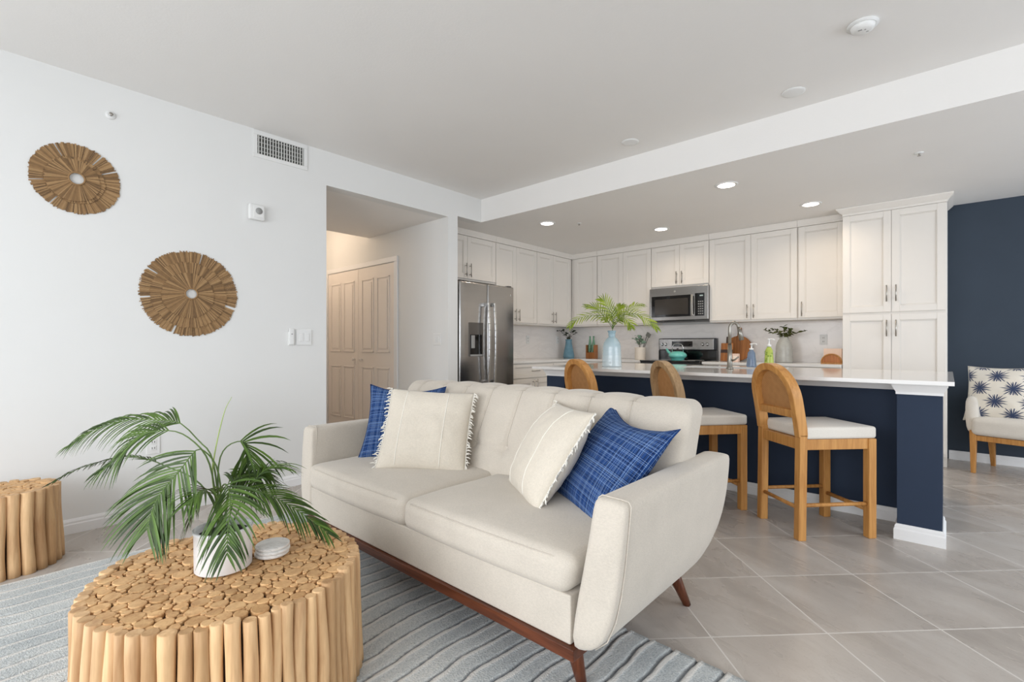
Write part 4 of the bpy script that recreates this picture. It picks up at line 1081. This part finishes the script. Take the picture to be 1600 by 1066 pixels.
# ------------------------------------------------------------------ log tables
def log_table(name, label, loc, rad, h, lr, seed, zb):
    rnd = random.Random(seed)
    t = thing(name, label, 'table', loc)
    n = int(2 * PI * (rad - lr) / (2 * lr * .97)); 
    MB().lathe([(rad - lr * 1.4, zb + .01), (rad - lr * 1.4, h - .012), (0, h - .012)], 40).build('core', 'bark', t)
    a = 0; rs = [lr * rnd.uniform(.82, 1.2) for _ in range(n)]; tot = sum(rs)
    for r_ in rs:
        wd = 2 * PI * r_ / tot; am = a + wd / 2; a += wd
        rr = wd * (rad - lr) / 2 * 1.03; R0 = rad - lr + rnd.uniform(-.004, .004)
        cx, cy = math.cos(am), math.sin(am); top = h + rnd.uniform(-.006, .003); pts = []; rads = []
        ph, am2 = rnd.uniform(0, 6), rnd.uniform(.001, .004)
        for i in range(9):
            q = i / 8; z = zb + (top - zb) * q; wob = math.sin(ph + q * 5) * am2
            Rq = R0 + .012 * (1 - q) + math.cos(ph * 2 + q * 4) * .002
            pts.append((cx * Rq - cy * wob, cy * Rq + cx * wob, z)); rads.append(rr * (1 + .06 * math.sin(ph + q * 7)))
        pts.append((pts[-1][0], pts[-1][1], top + .0015)); rads.append(rr * .86)
        MB().tube(pts, rads, 12).build('log', 'log', t)
    # end-grain slices packed over the top
    RI = rad - 2 * lr + .004; C_ = []; cell = {}
    def free(x, y, r_):
        gx, gy = int(x // .07), int(y // .07)
        for i in (-1, 0, 1):
            for j in (-1, 0, 1):
                for (u, v, w_) in cell.get((gx + i, gy + j), ()):
                    if (u - x) ** 2 + (v - y) ** 2 < (w_ + r_) ** 2 * .90: return False
        return True
    for r_, tries in ((.027, 70), (.023, 400), (.019, 1200), (.016, 2500), (.013, 6000), (.010, 16000), (.0075, 22000), (.0055, 24000)):
        for _ in range(tries):
            q = math.sqrt(rnd.random()) * (RI - r_ * .5); a = rnd.uniform(0, 2 * PI); x, y = q * math.cos(a), q * math.sin(a); rr = r_ * rnd.uniform(.9, 1.1)
            if free(x, y, rr): C_.append((x, y, rr)); cell.setdefault((int(x // .07), int(y // .07)), []).append((x, y, rr))
    mb = MB()
    for x, y, r_ in C_:
        z = h + rnd.uniform(-.003, .0015); e = rnd.uniform(.9, 1.1); n = 14; a0 = rnd.uniform(0, 6)
        vs = []
        for k_, (f_, zz) in enumerate(((1, h - .03), (1, z - .002), (.9, z))):
            for i in range(n):
                a = 2 * PI * i / n; w_ = r_ * f_ * (1 + .05 * math.sin(3 * a + a0)); vs.append((x + w_ * e * math.cos(a), y + w_ / e * math.sin(a), zz))
        fs = [(j * n + i, j * n + (i + 1) % n, (j + 1) * n + (i + 1) % n, (j + 1) * n + i) for j in range(2) for i in range(n)] + [tuple(range(2 * n, 3 * n))]
        mb.add(vs, fs)
    mb.build('tabletop', 'slice', t)
    return t
log_table('coffee_table', 'round coffee table of pale wooden logs on the rug, topped with log slices', (2.125, .555, 0), .385, .40, .0178, 3, RT)
log_table('side_table', 'smaller round log stool table on the tile at the left edge', (.335, .10, 0), .205, .39, .022, 5, 0.0)
# coasters
co = MB().lathe([(.050, 0), (.053, .002), (.053, .009), (.051, .011), (0, .011)], 36).build('coaster', 'marble'); co.location = (2.135, .672, .4025)
tag(co, 'bottom white marble coaster of the stack on the log table', 'coaster', 'stacked marble coasters')
for k, (dx, dy, lb) in enumerate(((.003, .002, 'middle white marble coaster of the stack on the log table'), (-.002, .003, 'topmost white marble coaster of the stack on the log table'))):
    q = co.copy(); C.objects.link(q); q.location = (2.135 + dx, .672 + dy, .4025 + .0112 * (k + 1)); tag(q, lb, 'coaster', 'stacked marble coasters')

# ------------------------------------------------------------------ sofa (faces -y)
SXc, SYc = 2.147, 1.66
t = thing('sofa', 'cream linen mid-century sofa with tufted back and dark wooden legs', 'sofa', (SXc, SYc, 0))
YF, YR = 1.19 - SYc, 2.13 - SYc
def arm(s_):
    prof = [(.834, .195), (.856, .35), (.882, .5), (.896, .622), (.900, .646), (.912, .655), (.975, .654), (1.000, .652), (1.008, .64), (1.003, .55), (.997, .46), (.988, .38), (.974, .305), (.948, .24), (.910, .205), (.862, .192)]
    st = [0, .015, .04, .1, .3, .55, .7, .78, .84, .89, .93, .96, .98, .992, 1.0]
    vs = []; k = len(prof)
    for q in st:
        y = YF + (YR - YF) * q
        rise = 0
        if q > .74: u = (q - .74) / .26; rise = .17 * (1 - math.sqrt(max(0, 1 - u * u)))
        ins = .012 * (1 - min(1, q / .04)) ** 2 + .012 * max(0, (q - .96) / .04) ** 2
        for x, z in prof:
            zz = z + rise * max(0, (.652 - z) / .452)
            cx, cz = .93, .44
            xx = x + (cx - x) * ins / .1 * .6; zz += (cz - zz) * ins / .3
            front = .04 * max(0, (z - .2) / .45) * (1 - q) ** 3
            vs.append((s_ * xx, y + front, zz))
    fs = []
    for i in range(len(st) - 1):
        for j in range(k):
            f_ = (i * k + j, i * k + (j + 1) % k, (i + 1) * k + (j + 1) % k, (i + 1) * k + j); fs.append(f_[::-1] if s_ > 0 else f_)
    a = tuple(range(k)); b = tuple(range((len(st) - 1) * k, len(st) * k)); fs += [a if s_ > 0 else a[::-1], b[::-1] if s_ > 0 else b]
    o = MB().add(vs, fs, True).build('arm', 'sofa', t, subd=1)
    e = o.data.edges
    # welt along the outer front seam and the top edge
    pts = [vs[2 * k + j] for j in range(2, 15)]
    MB().tube([(p[0] * 1.0015, p[1] - .001, p[2] + .001) for p in pts], .0022, 6).build('piping', 'sofa', o)
    return o
arm(1); arm(-1)
MB().box(-.84, .84, 1.2 - SYc, 2.05 - SYc, .2, .35).build('base', 'sofa', t, bevel=.006)
MB().box(-.86, .86, 1.186 - SYc, 2.0 - SYc, .163, .1995).build('wooden_rail', 'walnut_x', t, bevel=.003)
for sx, cxx in ((-1, -.415), (1, .415)):
    c = rbox(.418, .305, .062, .042, 5, 14)
    vv = []
    for x, y, z in c.v:
        u, v = x / .418, y / .305
        zz = z + (.022 * (1 - u ** 4) * (1 - v ** 4) if z > 0 else 0)
        yy = y - (.012 * (1 - u * u) * (1 if y < 0 else 0))
        zz += .003 * noise.noise(Vector((x * 5 + sx, y * 5, 1))) * (z > 0)
        # sides lean with the splayed arm
        xo = x + (sx * .03 * max(0, sx * u) * (z + .06) / .12)
        vv.append((xo, yy, zz))
    c.v = vv; o = c.build('seat_cushion', 'sofa', t, weld=True); o.location = (cxx, 1.49 - SYc, .405)
    pts = []
    for i in range(25):
        x = -.40 + .80 * i / 24; e = max(0, abs(x) - .36) / .04; pts.append((x, -.305 - .012 * (1 - (x / .418) ** 2) + .009 + .03 * e * e, .052 - .004 * e))
    MB().tube(pts, .002, 5).build('piping', 'sofa', o)
# tufted back
seams = [2.80 - .213 * i - SXc for i in range(8)]
bx0, bx1 = 1.175 - SXc, 3.068 - SXc
c = rbox((bx1 - bx0) / 2, .115, .265, .055, 6, (300, 5, 40))
# finer vertical rows through the z ticks
def back_pt(x, y, z):
    X = x + (bx0 + bx1) / 2; fz = (z + .265) / .53
    d_ = min(abs(X - s_) for s_ in seams); nb = min(seams, key=lambda s_: abs(X - s_))
    up = 1 / (1 + math.exp(-(fz - .44) * 26))
    ch = math.exp(-(d_ / .009) ** 2); zz, y2 = z, y
    if y < 0 or z > .2:
        wgt = min(1, max(0, (-y + .115) / .12)) if z <= .2 else max(.25, min(1, (-y + .115) / .2))
        push = (.013 * ch + (.018 - .018 * math.sin(min(d_ / .1065, 1) * PI / 2)) * .9) * up
        hz = math.exp(-((fz - .44) / .025) ** 2) * .009
        bt = math.exp(-(((X - nb) / .03) ** 2 + ((fz - .44) * .53 / .03) ** 2)) * .022
        if z > .2 and y > -.1: zz = z - push * .55
        y2 = y + (push + hz + bt) * wgt
    zz += .012 * (1 - (x / .925) ** 2) * fz
    lean_ = .26 * fz - .02 * math.sin(fz * PI)
    return (X, y2 * (1 - .25 * fz) + 1.80 + lean_ * .82 - SYc, .345 + (zz + .265))
c.v = [back_pt(*p) for p in c.v]
o = c.build('back_cushion', 'sofa', t, weld=True)
for s_ in seams:
    x = s_ - (bx0 + bx1) / 2; pts = []
    for i in range(15): pts.append(back_pt(x, -.115, -.03 + .24 * i / 14))
    for i in range(1, 7):
        a_ = PI / 2 * i / 6; pts.append(back_pt(x, -.06 - .055 * math.cos(a_), .21 + .055 * math.sin(a_)))
    for i in range(1, 5): pts.append(back_pt(x, -.06 + .12 * i / 4, .265))
    MB().tube([(p[0], p[1] - .002, p[2] + .001) for p in pts], .0036, 6).build('seam_piping', 'sofa', o)
for s_ in seams:
    b = rbox(.009, .005, .009, .005, 3, 2).build('tuft_button', 'sofa', o, weld=True); b.location = back_pt(s_ - (bx0 + bx1) / 2, -.115, -.032)
for lx, ly, fx, fy in ((.775, 1.30, .815, 1.30), (-.775, 1.30, -.815, 1.30), (.80, 1.98, .86, 2.03), (-.80, 1.98, -.86, 2.03)):
    zb = RT if ly < 1.6 else 0
    MB().tube([(lx, ly - SYc, .18), (lx + (fx - lx) * .5, (ly + fy) / 2 - SYc, .09), (fx, fy - SYc, zb)], [.029, .023, .016], 16).build('leg', 'walnut', t)

# ------------------------------------------------------------------ throw pillows
def pillow(name, label, c, rz, tilt, roll, s, thick, mat, fringe=False, pinch=.07, seed=0, group=None, top=None):
    t = thing(name, label, 'pillow', c, 0, group)
    e = Vector((math.cos(rz), math.sin(rz), 0)); n = Vector((math.sin(rz), -math.cos(rz), 0)); u = Vector((0, 0, 1)) * math.cos(tilt) - n * math.sin(tilt)
    e2 = e * math.cos(roll) + u * math.sin(roll); u2 = -e * math.sin(roll) + u * math.cos(roll); nn = e2.cross(u2)
    t.rotation_euler = Matrix((e2, u2, nn)).transposed().to_euler()
    H = s / 2
    def P(a, b, sg):
        x, y = a * 2 - 1, b * 2 - 1
        px = H * x * (1 - pinch * (1 - y * y) * x * x); py = H * y * (1 - (top if top and y > 0 else pinch) * (1 - x * x) * y * y)
        h = thick / 2 * max(0, (1 - abs(x) ** 2.6)) ** .62 * max(0, (1 - abs(y) ** 2.6)) ** .62
        h *= 1 + .10 * noise.noise(Vector((x * 1.7 + seed, y * 1.7, sg)))
        h += .004 * noise.noise(Vector((x * 5 + seed, y * 5, sg * 3))) * (1 - max(abs(x), abs(y)) ** 6)
        return (px, py, sg * h)
    mb = MB(); mb.grid(lambda a, b: P(a, b, 1), 36, 36, True); mb.grid(lambda a, b: P(a, b, -1), 36, 36, True, True, True)
    o = mb.build('cover', mat, t, weld=True)
    if fringe:
        rnd = random.Random(seed)
        for sx in (-1, 1):
            fb = MB()
            for i in range(46):
                b = (i + rnd.random()) / 46; x, y, _ = P(0 if sx < 0 else 1, b, 1)
                L = rnd.uniform(.018, .034); d_ = Vector((sx, rnd.uniform(-.9, .3), rnd.uniform(-.5, .5))).normalized()
                p = Vector((x - sx * .004, y, 0)); q = p + d_ * L * .6; r_ = q + (d_ + Vector((0, -.6, rnd.uniform(-.3, .3)))).normalized() * L * .5
                fb.tube([p, q, r_], [.0028, .0034, .0012], 5)
            fb.tube([Vector(P(0 if sx < 0 else 1, j / 16, 1)) for j in range(17)], .003, 5).build('fringe', 'fringe', t)
        # woven bands raised on the face
        for xx in (-.56, .42):
            pb = MB().tube([Vector(P((xx + 1) / 2, j / 24, 1)) + Vector((0, 0, .0006)) for j in range(1, 24)], .0022, 5)
            pb.build('woven_band', 'fringe', t)
    else:
        pts = [P(i / 16, 0, 1) for i in range(16)] + [P(1, i / 16, 1) for i in range(16)] + [P(1 - i / 16, 1, 1) for i in range(16)] + [P(0, 1 - i / 16, 1) for i in range(17)]
        MB().tube(pts, .0022, 5, False).build('edge_seam', mat, t)
    return t
PG = 'throw pillows on the sofa'
pillow('throw_pillow', 'blue plaid throw pillow at the left end, behind the cream fringed pillow', (1.498, 1.655, .663), .741, .46, -.034, .455, .13, 'plaid', seed=3, pinch=.12, top=.2)
pillow('throw_pillow', 'cream fringed throw pillow at the left end, in front of the blue plaid one', (1.797, 1.59, .662), .74, .55, -.07, .458, .15, 'cream', True, .05, 11)
pillow('throw_pillow', 'cream fringed throw pillow toward the right end, tilted against the blue plaid one', (2.552, 1.65, .648), -.60, .58, .02, .45, .18, 'cream', True, .05, 23)
pillow('throw_pillow', 'blue plaid throw pillow in the right corner of the sofa by the near arm', (2.822, 1.69, .632), -.48, .66, -.10, .49, .16, 'plaid', seed=31, pinch=.12, top=.27)

# ------------------------------------------------------------------ accent chair at the navy wall
t = thing('accent_chair', 'cream upholstered armchair with oak legs against the navy wall at right edge', 'armchair', (3.997, 5.80, 0), R(-17.8))
CW, CDp = .56, .44
for x in (0, CW):
    MB().bar((x, 0, 0), (x, .0, .37), .03, .03, (0, 1, 0), .045, .045).build('leg', 'oak', t, bevel=.004)
    MB().bar((x, CDp + .04, 0), (x, CDp - .02, .33), .03, .03, (0, 1, 0), .05, .05).build('leg', 'oak', t, bevel=.004)
MB().box(.0, CW, -.018, .018, .285, .33).box(-.018, .018, .0, CDp, .285, .33).box(CW - .018, CW + .018, .0, CDp, .285, .33).box(.0, CW, CDp - .03, CDp + .005, .285, .33).build('seat_rail', 'oak', t, bevel=.003)
c = rbox(CW / 2 + .01, .27, .075, .04, 4, 6); c.v = [(x, y, z + (.02 * (1 - (x / .29) ** 2) * (1 - (y / .27) ** 2) if z > 0 else 0)) for x, y, z in c.v]
o = c.build('seat_cushion', 'seatfab', t, weld=True); o.location = (CW / 2, .225, .407)
# wrap-around shell: front-left -> back -> front-right
path = []
for i in range(9): path.append((-.005, -.03 + .36 * i / 8, 0))
for i in range(1, 9): a = PI - PI / 2 * i / 8; path.append((.145 + .15 * math.cos(a), .33 + .15 * math.sin(a), 0))
for i in range(1, 7): path.append((.145 + .27 * i / 6, .48, 0))
for i in range(1, 9): a = PI / 2 - PI / 2 * i / 8; path.append((CW - .145 + .15 * math.cos(a), .33 + .15 * math.sin(a), 0))
for i in range(1, 9): path.append((CW + .005, .33 - .36 * i / 8, 0))
vs = []; K = len(path); prof_n = 10
for i, p in enumerate(path):
    d_ = Vector(path[min(i + 1, K - 1)]) - Vector(path[max(i - 1, 0)]); d_.normalize(); nrm = Vector((-d_.y, d_.x, 0))
    fr = min(i, K - 1 - i) / (K / 2); ff = min(1, fr / .35)
    top = .66 + .16 * (3 * min(1, fr) ** 2 - 2 * min(1, fr) ** 3); bot = .34 + .05 * (1 - ff) * 0
    th = .046 + .004 * math.cos(i * PI)
    sw = .10 * (1 - ff)      # front edge sweeps back as it rises
    for j in range(prof_n):
        a = 2 * PI * j / prof_n; z0 = (top + bot) / 2; hz = (top - bot) / 2
        ca, sa = math.cos(a), math.sin(a); cz = math.copysign(abs(sa) ** .45, sa); cn = math.copysign(abs(ca) ** .6, ca)
        q = Vector(p) + nrm * th * cn + Vector((0, 0, z0 + hz * cz))
        if i < 9 or i > K - 10: q.y += sw * (q.z - bot) / (top - bot)
        q += nrm * (.035 * ((q.z - bot) / (top - bot)))
        vs.append(q)
fs = [(i * prof_n + j, (i + 1) * prof_n + j, (i + 1) * prof_n + (j + 1) % prof_n, i * prof_n + (j + 1) % prof_n) for i in range(K - 1) for j in range(prof_n)]
fs += [tuple(range(prof_n)), tuple(range((K - 1) * prof_n, K * prof_n))[::-1]]
MB().add(vs, fs, True).build('back_shell', 'seatfab', t, subd=1)
pillow('throw_pillow', 'white pillow with navy starburst print on the accent chair', (4.19, 5.925, .682), -.31, .30, .02, .50, .15, 'burst', seed=44, pinch=.08)
